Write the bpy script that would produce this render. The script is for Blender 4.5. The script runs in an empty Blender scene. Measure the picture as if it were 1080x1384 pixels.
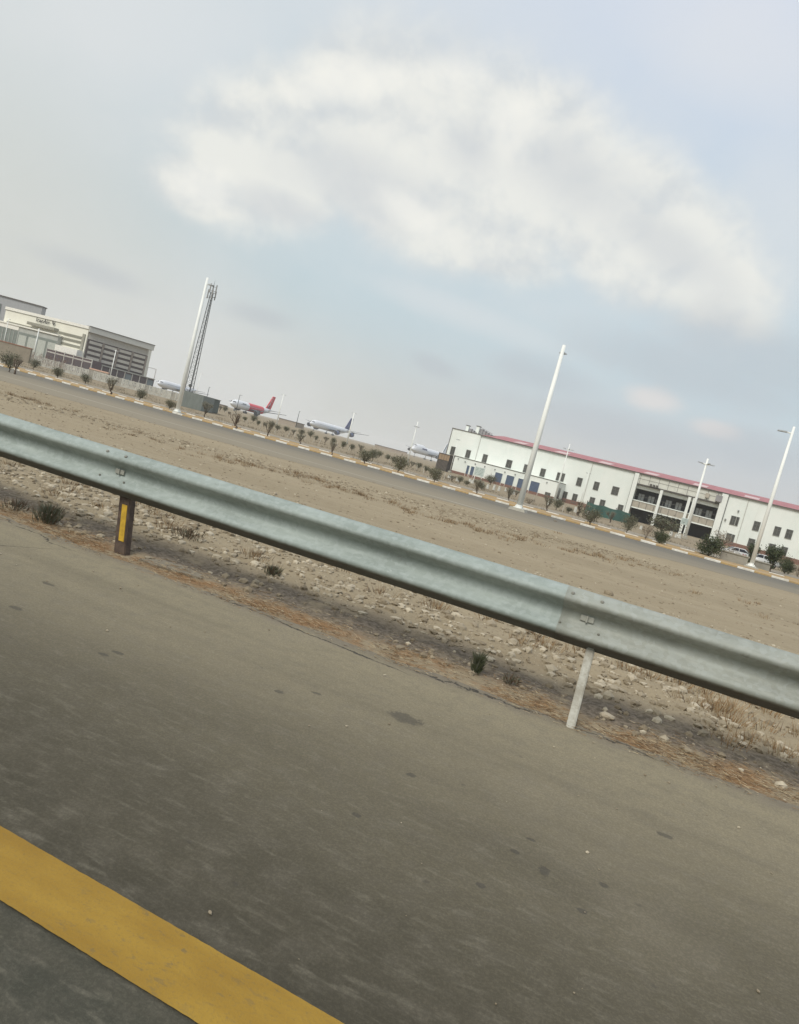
import bpy, bmesh, math, random
from mathutils import Vector, Matrix
C = bpy.context.scene.collection
SC = bpy.context.scene
rnd = random.Random(7)
# ------------------------------------------------------------------ camera
CAM_H = 1.3; FPX = 1000.0
ROLL = math.radians(14.7); PITCH = math.atan(79.3/1000); YAW = math.radians(19.2)
fh = Vector((-math.sin(YAW), math.cos(YAW), 0)); Lr = Vector((math.cos(YAW), math.sin(YAW), 0)); Zv = Vector((0, 0, 1))
Dv = fh*math.cos(PITCH) - Zv*math.sin(PITCH)
U0 = Lr.cross(Dv)
Rv = Lr*math.cos(ROLL) + U0*math.sin(ROLL)
Uv = -Lr*math.sin(ROLL) + U0*math.cos(ROLL)
CP = Vector((0, 0, CAM_H))
cd = bpy.data.cameras.new('camera'); cam = bpy.data.objects.new('camera', cd); C.objects.link(cam)
mw = Matrix((Rv, Uv, -Dv)).transposed().to_4x4(); mw.translation = CP; cam.matrix_world = mw
cd.sensor_fit = 'VERTICAL'; cd.sensor_height = 24; cd.lens = 24*FPX/1384.0
cd.clip_start = 0.05; cd.clip_end = 20000
SC.camera = cam
SC.view_settings.view_transform = 'Standard'; SC.view_settings.look = 'None'
SC.view_settings.gamma = 1; SC.view_settings.exposure = 0.58
SC.cycles.volume_bounces = 4; SC.cycles.max_bounces = 10

def ray(x, y): return Dv + Rv*((x-540)/FPX) - Uv*((y-692)/FPX)
def G(x, y, z=0.0):                       # photograph point -> point on the ground
    r = ray(x, y); return CP + r*((z-CAM_H)/r.z)
def AY(x, y, Y):                          # photograph point -> point at distance Y from the road we are on
    r = ray(x, y); return CP + r*(Y/r.y)
def depth(p): return (Vector(p)-CP).dot(Dv)

# ------------------------------------------------------------------ sun and sky
SUN_EL = math.radians(48); SUN_AZ = math.radians(195)      # azimuth clockwise from +Y: behind the camera, a little left
sd = Vector((math.sin(SUN_AZ)*math.cos(SUN_EL), math.cos(SUN_AZ)*math.cos(SUN_EL), math.sin(SUN_EL)))
sl = bpy.data.lights.new('sun', 'SUN'); sl.energy = 1.7; sl.angle = math.radians(28); sl.color = (1, .955, .88)
so = bpy.data.objects.new('sun', sl); C.objects.link(so); so.rotation_euler = sd.to_track_quat('Z', 'Y').to_euler()

W = bpy.data.worlds.new('World'); SC.world = W; W.use_nodes = True
nt = W.node_tree; N = nt.nodes; LK = nt.links; N.clear()
def wn(t, **k):
    n = N.new(t)
    for a, v in k.items(): setattr(n, a, v)
    return n
out = wn('ShaderNodeOutputWorld'); bg = wn('ShaderNodeBackground'); LK.new(bg.outputs[0], out.inputs[0])
sky = wn('ShaderNodeTexSky', sky_type='NISHITA', sun_disc=False, sun_elevation=SUN_EL, sun_rotation=SUN_AZ)
sky.dust_density = 4.0; sky.air_density = 1.2; sky.ozone_density = 1.0
tc = wn('ShaderNodeTexCoord')
def wmath(op, a, b=None, clamp=False):
    n = wn('ShaderNodeMath', operation=op); n.use_clamp = clamp
    for i, v in enumerate((a, b)):
        if v is None: continue
        if isinstance(v, (int, float)): n.inputs[i].default_value = v
        else: LK.new(v, n.inputs[i])
    return n.outputs[0]
def wmix(f, a, b):
    n = wn('ShaderNodeMix', data_type='RGBA')
    for s, v in ((0, f), (6, a), (7, b)):
        if isinstance(v, (int, float)): n.inputs[s].default_value = v
        elif isinstance(v, tuple): n.inputs[s].default_value = (*v, 1)
        else: LK.new(v, n.inputs[s])
    return n.outputs[2]
def wramp(v, lo, hi):
    n = wn('ShaderNodeMapRange', interpolation_type='SMOOTHSTEP'); LK.new(v, n.inputs[0])
    n.inputs[1].default_value = lo; n.inputs[2].default_value = hi; return n.outputs[0]
def wnoise(scale, detail=6, rough=.55, vec=None, dist=0.0):
    n = wn('ShaderNodeTexNoise'); n.inputs['Scale'].default_value = scale; n.inputs['Detail'].default_value = detail
    n.inputs['Roughness'].default_value = rough; n.inputs['Distortion'].default_value = dist
    LK.new(vec or tc.outputs['Generated'], n.inputs['Vector']); return n.outputs['Fac']
UPV = Vector((0, 0, 1))
def svec(offset=0.0):                      # sky direction, squeezed in height so that clouds spread sideways
    a = wn('ShaderNodeVectorMath', operation='ADD'); LK.new(tc.outputs['Generated'], a.inputs[0]); a.inputs[1].default_value = (0, 0, offset)
    m = wn('ShaderNodeMapping'); m.inputs['Scale'].default_value = (1, 1, 1.15); m.inputs['Location'].default_value = (.37, .11, .53); LK.new(a.outputs[0], m.inputs['Vector']); return m.outputs[0]
V0 = svec(); V1 = svec(.03)
n_big = wnoise(5.5, 8, .52, V0, .15); n_fine = wnoise(17, 8, .6, V0, .25)
n_big1 = wnoise(5.5, 8, .52, V1, .15); n_fine1 = wnoise(17, 8, .6, V1, .25)
def puff(px, py, a, b, ang):              # a bank of cloud: centre direction, half sizes and slope in the sky
    c = ray(px, py).normalized()
    t = math.radians(ang)
    e1 = (Rv*math.cos(t) - Uv*math.sin(t)); e1 = (e1 - c*e1.dot(c)).normalized(); e2 = c.cross(e1).normalized()
    M = Matrix((e1, e2, c)).transposed()
    mp = wn('ShaderNodeMapping', vector_type='TEXTURE'); mp.inputs['Location'].default_value = c
    mp.inputs['Rotation'].default_value = M.to_euler(); mp.inputs['Scale'].default_value = (a/FPX, b/FPX, .9)
    LK.new(tc.outputs['Generated'], mp.inputs['Vector'])
    ln = wn('ShaderNodeVectorMath', operation='LENGTH'); LK.new(mp.outputs[0], ln.inputs[0])
    return wmath('SUBTRACT', 1.0, ln.outputs['Value'])
def cloud(blobs, amp1, amp2, lo, hi):
    m = None
    for bl in blobs:
        p = puff(*bl); m = p if m is None else wmath('MAXIMUM', m, p)
    v = wmath('ADD', m, wmath('MULTIPLY', wmath('SUBTRACT', n_big, .5), amp1))
    v = wmath('ADD', v, wmath('MULTIPLY', wmath('SUBTRACT', n_fine, .5), amp2))
    return wramp(v, lo, hi)
c_main = cloud([(400, 195, 190, 120, -15), (540, 165, 220, 125, 5), (700, 215, 230, 125, 25), (850, 300, 230, 105, 34), (955, 375, 120, 58, 34), (280, 252, 85, 52, 12), (590, 280, 220, 85, 22), (640, 330, 150, 45, 20)], .34, .32, .0, .46)
c_soft = cloud([(600, 220, 560, 260, 28), (1090, 330, 200, 130, 35), (1000, 60, 200, 90, 20), (620, 420, 260, 40, 20), (150, 500, 420, 220, 14), (250, 40, 300, 120, 10)], .9, .35, -.1, .9)
c_low = cloud([(880, 540, 60, 26, 14), (965, 580, 46, 18, 14)], .9, .6, .1, .8)
c_dark = cloud([(590, 495, 60, 20, 25), (355, 428, 70, 20, 14), (730, 508, 120, 36, 18), (120, 365, 110, 24, 20), (930, 500, 200, 50, 16), (820, 575, 260, 40, 15), (1010, 610, 120, 40, 15), (1000, 480, 160, 60, 20)], 1.0, .8, .0, .8)
skyc = wn('ShaderNodeVectorMath', operation='SCALE'); LK.new(sky.outputs[0], skyc.inputs[0]); skyc.inputs['Scale'].default_value = 0.10
sep = wn('ShaderNodeSeparateXYZ'); LK.new(tc.outputs['Generated'], sep.inputs[0])
elev = wramp(sep.outputs['Z'], -0.02, .42)
# side tint: a warmer, greener haze to the left of the view, cooler violet to the upper right
dt = wn('ShaderNodeVectorMath', operation='DOT_PRODUCT'); LK.new(tc.outputs['Generated'], dt.inputs[0]); dt.inputs[1].default_value = Rv
side = wramp(dt.outputs['Value'], -.5, .5)
low = wmix(side, (.500, .515, .47), (.475, .485, .485)); high = wmix(side, (.56, .60, .61), (.58, .62, .74))
haze = wmix(elev, low, high)
blue = wmix(.15, (.455, .575, .62), skyc.outputs[0])
bluemask = wmath('MULTIPLY', wramp(sep.outputs['Z'], .03, .2), wramp(dt.outputs['Value'], -.45, -.05))
bluemask = wmath('MULTIPLY', bluemask, wmath('SUBTRACT', 1.0, wmath('MULTIPLY', wramp(sep.outputs['Z'], .25, .6), .75)))
col = wmix(wmath('MULTIPLY', bluemask, .8), haze, blue)
col = wmix(wmath('MULTIPLY', c_soft, .45), col, (.66, .665, .665))
lit = wmath('ADD', wmath('MULTIPLY', wmath('SUBTRACT', n_big, n_big1), 2.9), wmath('MULTIPLY', wmath('SUBTRACT', n_fine, n_fine1), 1.0))
lit = wmath('ADD', wmath('ADD', lit, .5), wmath('MULTIPLY', c_main, .15))
cl = wmix(wramp(lit, .12, .95), (.55, .575, .585), (.735, .73, .68))
col = wmix(wmath('MULTIPLY', c_main, .80), col, cl)
edge = cloud([(695, 165, 62, 60, 55), (275, 252, 60, 34, 15), (560, 290, 75, 28, 35), (470, 110, 120, 40, -8), (610, 95, 90, 34, 10)], .6, .7, .05, .8)
under = cloud([(485, 245, 150, 60, 22), (770, 235, 150, 60, 30), (640, 200, 60, 50, 20), (900, 330, 130, 40, 34), (380, 280, 90, 30, 15)], .8, .5, .0, .9)
col = wmix(wmath('MULTIPLY', under, .6), col, (.525, .55, .57))
col = wmix(wmath('MULTIPLY', edge, .55), col, (.80, .79, .735))
col = wmix(wmath('MULTIPLY', c_low, .6), col, (.68, .63, .60))
col = wmix(wmath('MULTIPLY', c_dark, .42), col, (.40, .43, .465))
LK.new(col, bg.inputs[0]); bg.inputs[1].default_value = 0.80

# ------------------------------------------------------------------ material helpers
MATS = {}
class NB:
    def __init__(s, name):
        m = bpy.data.materials.new(name); m.use_nodes = True; s.m = m; s.t = m.node_tree; s.n = s.t.nodes; s.l = s.t.links
        s.b = s.n['Principled BSDF']; s.geo = s.n.new('ShaderNodeNewGeometry'); s.tc = s.n.new('ShaderNodeTexCoord')
    def put(s, sock, v):
        if isinstance(v, (int, float)): sock.default_value = v
        elif isinstance(v, tuple): sock.default_value = (*v, 1) if len(v) == 3 and sock.type == 'RGBA' else v
        else: s.l.new(v, sock)
    def math(s, op, a, b=None, clamp=False):
        n = s.n.new('ShaderNodeMath'); n.operation = op; n.use_clamp = clamp; s.put(n.inputs[0], a)
        if b is not None: s.put(n.inputs[1], b)
        return n.outputs[0]
    def mix(s, f, a, b):
        n = s.n.new('ShaderNodeMix'); n.data_type = 'RGBA'; s.put(n.inputs[0], f); s.put(n.inputs[6], a); s.put(n.inputs[7], b); return n.outputs[2]
    def ramp(s, v, lo, hi):
        n = s.n.new('ShaderNodeMapRange'); n.interpolation_type = 'SMOOTHSTEP'; s.put(n.inputs[0], v); n.inputs[1].default_value = lo; n.inputs[2].default_value = hi; return n.outputs[0]
    def pos(s): return s.geo.outputs['Position']
    def noise(s, scale, detail=5, rough=.55, vec=None, stretch=None, dist=0.):
        v = vec or s.pos()
        if stretch:
            mp = s.n.new('ShaderNodeMapping'); mp.inputs['Scale'].default_value = stretch; s.l.new(v, mp.inputs[0]); v = mp.outputs[0]
        n = s.n.new('ShaderNodeTexNoise'); n.inputs['Scale'].default_value = scale; n.inputs['Detail'].default_value = detail
        n.inputs['Roughness'].default_value = rough; n.inputs['Distortion'].default_value = dist; s.l.new(v, n.inputs['Vector']); return n.outputs['Fac']
    def voro(s, scale, feat='F1', vec=None):
        n = s.n.new('ShaderNodeTexVoronoi'); n.feature = feat; n.inputs['Scale'].default_value = scale; s.l.new(vec or s.pos(), n.inputs['Vector']); return n
    def xyz(s):
        n = s.n.new('ShaderNodeSeparateXYZ'); s.l.new(s.pos(), n.inputs[0]); return n.outputs
    def bump(s, h, strength, dist=.01):
        n = s.n.new('ShaderNodeBump'); n.inputs['Strength'].default_value = strength; n.inputs['Distance'].default_value = dist
        s.l.new(h, n.inputs['Height']); s.l.new(n.outputs[0], s.b.inputs['Normal'])
    def fin(s, col, rough=.8, metal=0., spec=.3):
        s.put(s.b.inputs['Base Color'], col); s.put(s.b.inputs['Roughness'], rough); s.put(s.b.inputs['Metallic'], metal); s.b.inputs['Specular IOR Level'].default_value = spec
        return s.m
def mat(name, col, rough=.8, metal=0., var=.18, scale=3., spec=.3, streak=False, dirt=None):
    if name in MATS: return MATS[name]
    b = NB(name)
    n1 = b.noise(scale, 6, .6, stretch=(1, 1, .25) if streak else None)
    d = tuple(c*(1-var) for c in col) if dirt is None else dirt
    n2 = b.noise(scale*9, 3, .6)
    f = b.math('ADD', b.math('MULTIPLY', n1, .7), b.math('MULTIPLY', n2, .3))
    m = b.fin(b.mix(b.ramp(f, .35, .62), d, col), rough, metal, spec); MATS[name] = m; return m

# ------------------------------------------------------------------ mesh helpers
def obj(name, bm, m=None, parent=None, smooth=False):
    me = bpy.data.meshes.new(name); bm.to_mesh(me); bm.free()
    if m is not None:
        for q in (m if isinstance(m, (list, tuple)) else [m]): me.materials.append(q)
    if smooth:
        for p in me.polygons: p.use_smooth = True
    o = bpy.data.objects.new(name, me); C.objects.link(o)
    if parent: o.parent = parent
    return o
def tag(o, label=None, cat=None, group=None, kind=None):
    if label: o['label'] = label
    if cat: o['category'] = cat
    if group: o['group'] = group
    if kind: o['kind'] = kind
    return o
def thing(name, label, cat, loc=(0, 0, 0), rz=0, group=None):
    o = bpy.data.objects.new(name, None); C.objects.link(o); o.empty_display_size = .3
    o.location = loc; o.rotation_euler = (0, 0, rz); return tag(o, label, cat, group)
def dup(root, loc, rz=0, sc=1, label=None, group=None):
    r = root.copy(); C.objects.link(r); r.location = loc; r.rotation_euler = (0, 0, rz); r.scale = (sc, sc, sc) if isinstance(sc, (int, float)) else sc
    if label: r['label'] = label
    if group: r['group'] = group
    for ch in list(root.children):
        c = ch.copy(); C.objects.link(c); c.parent = r
        for g in list(ch.children):
            d = g.copy(); C.objects.link(d); d.parent = c
    return r
def BM(): return bmesh.new()
def box(bm, c, s, M=None, mi=0):
    hx, hy, hz = s[0]/2, s[1]/2, s[2]/2
    vs = []
    for z in (-hz, hz):
        for x, y in ((-hx, -hy), (hx, -hy), (hx, hy), (-hx, hy)):
            p = Vector((c[0]+x, c[1]+y, c[2]+z)); vs.append(bm.verts.new(M @ p if M else p))
    for f in ((3, 2, 1, 0), (4, 5, 6, 7), (0, 1, 5, 4), (1, 2, 6, 5), (2, 3, 7, 6), (3, 0, 4, 7)):
        bm.faces.new([vs[i] for i in f]).material_index = mi
def hexa(bm, P, mi=0):      # 8 points: 4 bottom (ccw) then 4 top
    vs = [bm.verts.new(p) for p in P]
    for f in ((3, 2, 1, 0), (4, 5, 6, 7), (0, 1, 5, 4), (1, 2, 6, 5), (2, 3, 7, 6), (3, 0, 4, 7)):
        bm.faces.new([vs[i] for i in f]).material_index = mi
def tube(bm, pts, rad, n=8, mi=0, cap=True):
    rings = []
    for i, p in enumerate(pts):
        p = Vector(p); r = rad[i] if isinstance(rad, (list, tuple)) else rad
        a = Vector(pts[max(i-1, 0)]); b = Vector(pts[min(i+1, len(pts)-1)]); t = (b-a).normalized()
        u = t.orthogonal().normalized() if abs(t.z) < .95 else Vector((1, 0, 0)); u = (u-t*u.dot(t)).normalized(); v = t.cross(u)
        rings.append([bm.verts.new(p+(u*math.cos(k*2*math.pi/n)+v*math.sin(k*2*math.pi/n))*r) for k in range(n)])
    for a, b in zip(rings, rings[1:]):
        for k in range(n):
            f = bm.faces.new((a[k], a[(k+1) % n], b[(k+1) % n], b[k])); f.material_index = mi
    if cap:
        bm.faces.new(rings[0][::-1]).material_index = mi; bm.faces.new(rings[-1]).material_index = mi
def prism(bm, poly, ax0, ax1, M=None, mi=0):    # poly of (x,z), extruded along y from ax0 to ax1
    a = [Vector((x, ax0, z)) for x, z in poly]; b = [Vector((x, ax1, z)) for x, z in poly]
    if M: a = [M @ p for p in a]; b = [M @ p for p in b]
    va = [bm.verts.new(p) for p in a]; vb = [bm.verts.new(p) for p in b]; n = len(poly)
    bm.faces.new(va).material_index = mi; bm.faces.new(vb[::-1]).material_index = mi
    for i in range(n): bm.faces.new((va[(i+1) % n], va[i], vb[i], vb[(i+1) % n])).material_index = mi
def noise2(x, y, s=1.0):
    from mathutils import noise
    return noise.noise(Vector((x*s, y*s, 3.7)))

# ------------------------------------------------------------------ ground
GZ = -0.02
def dirt_material():
    b = NB('dry_soil'); X, Y, Z = b.xyz()
    n1 = b.noise(.16, 6, .6, stretch=(.5, 1.6, 1)); n2 = b.noise(2.2, 6, .65); n3 = b.noise(26, 4, .7); n4 = b.noise(90, 2, .7)
    c = b.mix(b.ramp(n1, .35, .65), (.305, .25, .165), (.355, .292, .195))
    c = b.mix(b.math('MULTIPLY', b.ramp(n2, .48, .75), .45), c, (.225, .175, .11))
    # far ground is redder; tyre tracks run along the road
    c = b.mix(b.math('MULTIPLY', b.ramp(Y, 39, 44), .65), c, (.24, .195, .135))
    tr = b.noise(1.1, 3, .5, stretch=(.04, 1.6, 1)); c = b.mix(b.math('MULTIPLY', b.ramp(tr, .5, .7), .35), c, (.41, .345, .245))
    c = b.mix(b.math('MULTIPLY', b.ramp(n3, .52, .72), .45), c, (.16, .12, .08))
    c = b.mix(b.math('MULTIPLY', b.ramp(n4, .55, .75), .5), c, (.42, .36, .27))
    # orange straw dust at the asphalt edge then a dark band of old mulch
    wob = b.math('MULTIPLY', b.math('SUBTRACT', b.noise(1.3, 5, .6), .5), .5)
    yy = b.math('ADD', Y, wob)
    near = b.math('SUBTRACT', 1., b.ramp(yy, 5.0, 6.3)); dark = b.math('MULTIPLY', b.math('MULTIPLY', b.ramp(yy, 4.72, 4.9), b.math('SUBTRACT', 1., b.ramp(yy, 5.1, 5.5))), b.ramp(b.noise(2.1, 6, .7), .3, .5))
    c = b.mix(b.math('MULTIPLY', near, .25), c, (.24, .185, .115))
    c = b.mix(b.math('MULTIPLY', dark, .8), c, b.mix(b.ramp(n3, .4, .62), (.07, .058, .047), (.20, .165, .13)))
    orange = b.math('MULTIPLY', b.math('SUBTRACT', 1., b.ramp(yy, 4.72, 4.9)), b.ramp(b.noise(3.1, 5, .65), .42, .6))
    c = b.mix(b.math('MULTIPLY', orange, .75), c, (.25, .135, .06))
    h = b.math('ADD', b.math('MULTIPLY', n3, .7), b.math('MULTIPLY', n4, .4)); b.bump(h, .8, .03)
    return b.fin(c, .95, 0, .1)
def asphalt_material():
    b = NB('old_asphalt'); X, Y, Z = b.xyz()
    n1 = b.noise(.8, 5, .6, stretch=(.35, 1, 1)); n2 = b.noise(9, 5, .65); n3 = b.noise(120, 3, .7); n4 = b.noise(30, 3, .6, stretch=(.3, 1, 1))
    d = b.math('ADD', Y, b.math('MULTIPLY', b.math('SUBTRACT', n1, .5), 1.6))
    dust_shade = b.ramp(d, 1.3, 4.6)
    c = b.mix(dust_shade, (.060, .053, .036), (.280, .240, .158))  # dusty by the verge; darker near the lane with soft shade painted in
    lane = b.ramp(Y, 1.42, 1.46)
    c = b.mix(lane, (.062, .060, .044), c)
    c = b.mix(b.math('MULTIPLY', b.ramp(n2, .4, .75), .35), c, (.15, .132, .10))
    c = b.mix(b.math('MULTIPLY', b.ramp(n4, .5, .75), .25), c, (.25, .225, .17))
    n5 = b.noise(2.2, 6, .65, stretch=(.10, 1.6, 1)); c = b.mix(b.math('MULTIPLY', b.ramp(n5, .42, .7), .30), c, (.11, .095, .065)); n6 = b.noise(.55, 5, .6); c = b.mix(b.math('MULTIPLY', b.ramp(n6, .5, .7), .3), c, (.27, .235, .17))
    st = b.mix(b.ramp(n3, .4, .7), (.55, .55, .55), (1.25, 1.25, 1.25)); mm = b.n.new('ShaderNodeMix'); mm.data_type = 'RGBA'; mm.blend_type = 'MULTIPLY'
    mm.inputs[0].default_value = .4; b.l.new(c, mm.inputs[6]); b.l.new(st, mm.inputs[7]); c = mm.outputs[2]
    # broken, sandy edge
    ed = b.ramp(b.math('ADD', Y, b.math('MULTIPLY', b.math('SUBTRACT', b.noise(4, 6, .7), .5), .5)), 4.25, 4.5)
    c = b.mix(b.math('MULTIPLY', ed, .7), c, b.mix(n3, (.13, .115, .09), (.24, .20, .15)))
    # pits and oil marks
    nz = b.math('MULTIPLY', b.math('SUBTRACT', b.noise(22, 5, .7), .5), 2.6)
    tot = None
    for (px, py, rx, ry) in ((548, 972, .085, .06), (785, 1232, .018, .015), (817, 1198, .018, .015), (378, 936, .028, .02), (428, 938, .03, .014), (483, 1103, .02, .016),
                             (555, 1048, .02, .02), (735, 1178, .02, .03), (695, 1152, .018, .012), (718, 1136, .016, .01), (22, 823, .04, .025), (140, 885, .035, .018), (160, 883, .03, .018),
                             (65, 790, .05, .02), (898, 1130, .03, .02), (650, 1198, .016, .014)):
        g = G(px, py)
        dx = b.math('DIVIDE', b.math('SUBTRACT', X, g.x), rx); dy = b.math('DIVIDE', b.math('SUBTRACT', Y, g.y), ry)
        r = b.math('SQRT', b.math('ADD', b.math('MULTIPLY', dx, dx), b.math('MULTIPLY', dy, dy)))
        k = b.math('SUBTRACT', 1., b.ramp(b.math('ADD', r, nz), .75, 1.25)); tot = k if tot is None else b.math('MAXIMUM', tot, k)
    vr = b.voro(4.1); pits = b.math('SUBTRACT', 1., b.ramp(b.math('ADD', vr.outputs['Distance'], b.math('MULTIPLY', nz, .03)), .02, .06))
    tot = b.math('MAXIMUM', b.math('MULTIPLY', tot, .7), b.math('MULTIPLY', pits, .4))
    c = b.mix(b.math('MULTIPLY', tot, .8), c, (.055, .05, .042))
    # cracks: meandering lines near the edge
    def crack(p0, p1, w, amp):
        s = (p1.y-p0.y)/(p1.x-p0.x)
        wob = b.math('MULTIPLY', b.math('SUBTRACT', b.noise(2.6, 7, .7), .5), amp)
        dd = b.math('ABSOLUTE', b.math('SUBTRACT', b.math('ADD', Y, wob), b.math('ADD', p0.y, b.math('MULTIPLY', b.math('SUBTRACT', X, p0.x), s))))
        k = b.math('SUBTRACT', 1., b.ramp(dd, w*.5, w*1.3))
        a, z = min(p0.x, p1.x), max(p0.x, p1.x)
        return b.math('MULTIPLY', k, b.math('MULTIPLY', b.ramp(X, a-.1, a+.1), b.math('SUBTRACT', 1., b.ramp(X, z-.25, z+.1))))
    ck = crack(G(-60, 735), G(105, 745), .014, .35)
    ck = b.math('MAXIMUM', ck, crack(G(0, 700), G(100, 745), .01, .4)); ck = b.math('MAXIMUM', ck, crack(G(190, 765), G(560, 915), .011, .22))
    ck = b.math('MULTIPLY', ck, b.ramp(b.noise(1.7, 5, .7), .36, .5)); ck = b.math('MAXIMUM', ck, crack(G(560, 905), G(900, 1030), .009, .35))
    c = b.mix(b.math('MULTIPLY', ck, .85), c, (.03, .028, .025))
    h = b.math('SUBTRACT', b.math('ADD', n3, b.math('MULTIPLY', n2, .6)), b.math('MULTIPLY', b.math('ADD', ck, tot), 1.5)); b.bump(h, .45, .006)
    return b.fin(c, .85, 0, .25)
DIRT = dirt_material(); ASPH = asphalt_material()
bm = BM()
xs = [-3600, -2500, -1000, -400, -150, -60, -14, 10, 60, 200, 800, 2500, 3600]; ys = [-1200, -300, -40, -2, 4.4, 12, 20, 40, 80, 150, 300, 700, 1500, 2600, 3800]
gv = {(i, j): bm.verts.new((x, y, GZ-.06 if y < 5 and x > -15 else GZ)) for i, x in enumerate(xs) for j, y in enumerate(ys)}
for i in range(len(xs)-1):
    for j in range(len(ys)-1): bm.faces.new((gv[i, j], gv[i+1, j], gv[i+1, j+1], gv[i, j+1]))
tag(obj('ground', bm, DIRT), kind='structure')
# rough verge right behind the asphalt
bm = BM(); nx, ny = 420, 250; x0, x1, y0, y1 = -13, 5.5, 4.3, 12
rows = []
for j in range(ny+1):
    v = j/ny; y = y0+(y1-y0)*v**1.5
    row = []
    for i in range(nx+1):
        x = x0+(x1-x0)*i/nx
        e = min(1, (x-x0)/1.5, (x1-x)/1.5, (y1-y)/3)
        bank = .05*math.sin(min(1, max(0, (y-5.2)/2.2))*math.pi)
        z = GZ+.006+e*(bank+.03+.035*noise2(x, y, .9)+.028*noise2(x+9, y, 3.1)+.014*noise2(x, y+4, 9)) * (1 if y > 5.2 else (.25+.75*max(0, (y-4.7)/.5)))
        if y < 4.7: z = min(z, -.004+.016*(y-4.45))+.006*noise2(x, y, 14)
        row.append(bm.verts.new((x, y, max(z, GZ+.004))))
    rows.append(row)
for a, b_ in zip(rows, rows[1:]):
    for i in range(nx): bm.faces.new((a[i], a[i+1], b_[i+1], b_[i]))
tag(obj('verge', bm, DIRT, smooth=True), kind='structure')
# the road we drive on, with a ragged edge
bm = BM(); N_ = 900; xa, xb = -60, 30
ein, edn = [], []
for i in range(N_+1):
    x = xa+(xb-xa)*i/N_
    e = 4.53+.05*noise2(x, 0, 1.1)+.045*noise2(x, 7, 4)+.02*noise2(x, 3, 15)-.02
    ein.append((x, e))
for (x, e), (x2, e2) in zip(ein, ein[1:]):
    v = [bm.verts.new(p) for p in ((x, 3.9, .004), (x2, 3.9, .004), (x2, e2-.03, .004), (x, e-.03, .004), (x2, e2, -.03), (x, e, -.03))]
    bm.faces.new(v[:4]); bm.faces.new((v[3], v[2], v[4], v[5]))
v = [bm.verts.new(p) for p in ((xa, -14, .004), (xb, -14, .004), (xb, 3.9, .004), (xa, 3.9, .004))]; bm.faces.new(v)
bmesh.ops.remove_doubles(bm, verts=bm.verts, dist=1e-4)
tag(obj('road', bm, ASPH), kind='structure')
# yellow edge line
b = NB('yellow_road_paint'); X, Y, Z = b.xyz()
n1 = b.noise(6, 6, .65, stretch=(.4, 1, 1)); n2 = b.noise(110, 3, .7)
n3_ = b.noise(38, 5, .7, stretch=(.5, 1, 1)); n4_ = b.noise(1.4, 4, .6)
c = b.mix(b.ramp(n1, .3, .7), (.26, .15, .020), (.335, .205, .030)); c = b.mix(b.math('MULTIPLY', b.ramp(n2, .5, .72), .4), c, (.18, .13, .045))
c = b.mix(b.math('MULTIPLY', b.ramp(n3_, .56, .66), b.math('MULTIPLY', b.ramp(n4_, .35, .7), .75)), c, (.12, .10, .06))
b.bump(n2, .4, .004); YEL = b.fin(c, .7, 0, .3)
bm = BM(); prev = None
for i in range(2400):
    x = -20+i*.0125; a = 1.37-.0175*(x+1.21)+.0012*noise2(x, 0, 8)+.0015*noise2(x, 0, 40); c_ = 1.58-.0175*(x+1.46)+.0012*noise2(x, 5, 8)+.0015*noise2(x, 9, 40)
    cur = (bm.verts.new((x, a, .009)), bm.verts.new((x, c_, .009)))
    if prev: bm.faces.new((prev[0], cur[0], cur[1], prev[1]))
    prev = cur
tag(obj('yellow_edge_line', bm, YEL), kind='structure')
# far service road
b = NB('dusty_far_asphalt'); X, Y, Z = b.xyz()
n1 = b.noise(.35, 5, .6, stretch=(.12, 1, 1)); n2 = b.noise(3, 5, .6, stretch=(.15, 1, 1))
c = b.mix(b.ramp(b.math('ADD', Y, b.math('MULTIPLY', b.math('SUBTRACT', n1, .5), 9)), 27, 38), (.25, .215, .155), (.15, .138, .112))
c = b.mix(b.math('MULTIPLY', b.ramp(n2, .45, .75), .5), c, (.27, .235, .175))
dd = b.math('SUBTRACT', 1., b.ramp(b.math('ABSOLUTE', b.math('SUBTRACT', Y, b.math('ADD', 26.4, b.math('MULTIPLY', n2, .5)))), .05, .22))
c = b.mix(b.math('MULTIPLY', b.math('MULTIPLY', dd, b.ramp(n1, .35, .5)), .75), c, (.38, .35, .28))
c = b.mix(b.math('MULTIPLY', b.ramp(Y, 38.6, 39.3), .6), c, (.085, .082, .075))
FARA = b.fin(c, .9, 0, .2)
bm = BM(); prev = None
for i in range(241):
    x = -300+i*1.6; e = 23.0+1.3*noise2(x, 1, .07)+.5*noise2(x, 2, .5)+max(0, min(9, (x+14)*.35))
    cur = [bm.verts.new((x, e, GZ+.004)), bm.verts.new((x, e+1.4, GZ+.012)), bm.verts.new((x, 39.45, GZ+.012))]
    if prev:
        for k in (0, 1): bm.faces.new((prev[k], cur[k], cur[k+1], prev[k+1]))
    prev = cur
tag(obj('service_road', bm, FARA), kind='structure')
# planted strip between the two kerbs
bm = BM(); box(bm, (-140, 42.0, GZ+.035), (320, 4.7, .07))
b = NB('ochre_earth'); n1 = b.noise(1.2, 6, .6); n2 = b.noise(14, 4, .7)
c = b.mix(b.ramp(n1, .35, .65), (.36, .25, .135), (.43, .32, .19)); c = b.mix(b.math('MULTIPLY', b.ramp(n2, .5, .7), .5), c, (.24, .17, .10)); b.bump(n2, .7, .05)
OCH = b.fin(c, .95, 0, .1)
tag(obj('planting_strip', bm, OCH), kind='structure')
# inner path
bm = BM(); box(bm, (-140, 51.5, GZ+.008), (320, 5, .016)); tag(obj('footpath', bm, mat('path_concrete', (.30, .26, .20), .9)), kind='structure')

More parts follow.
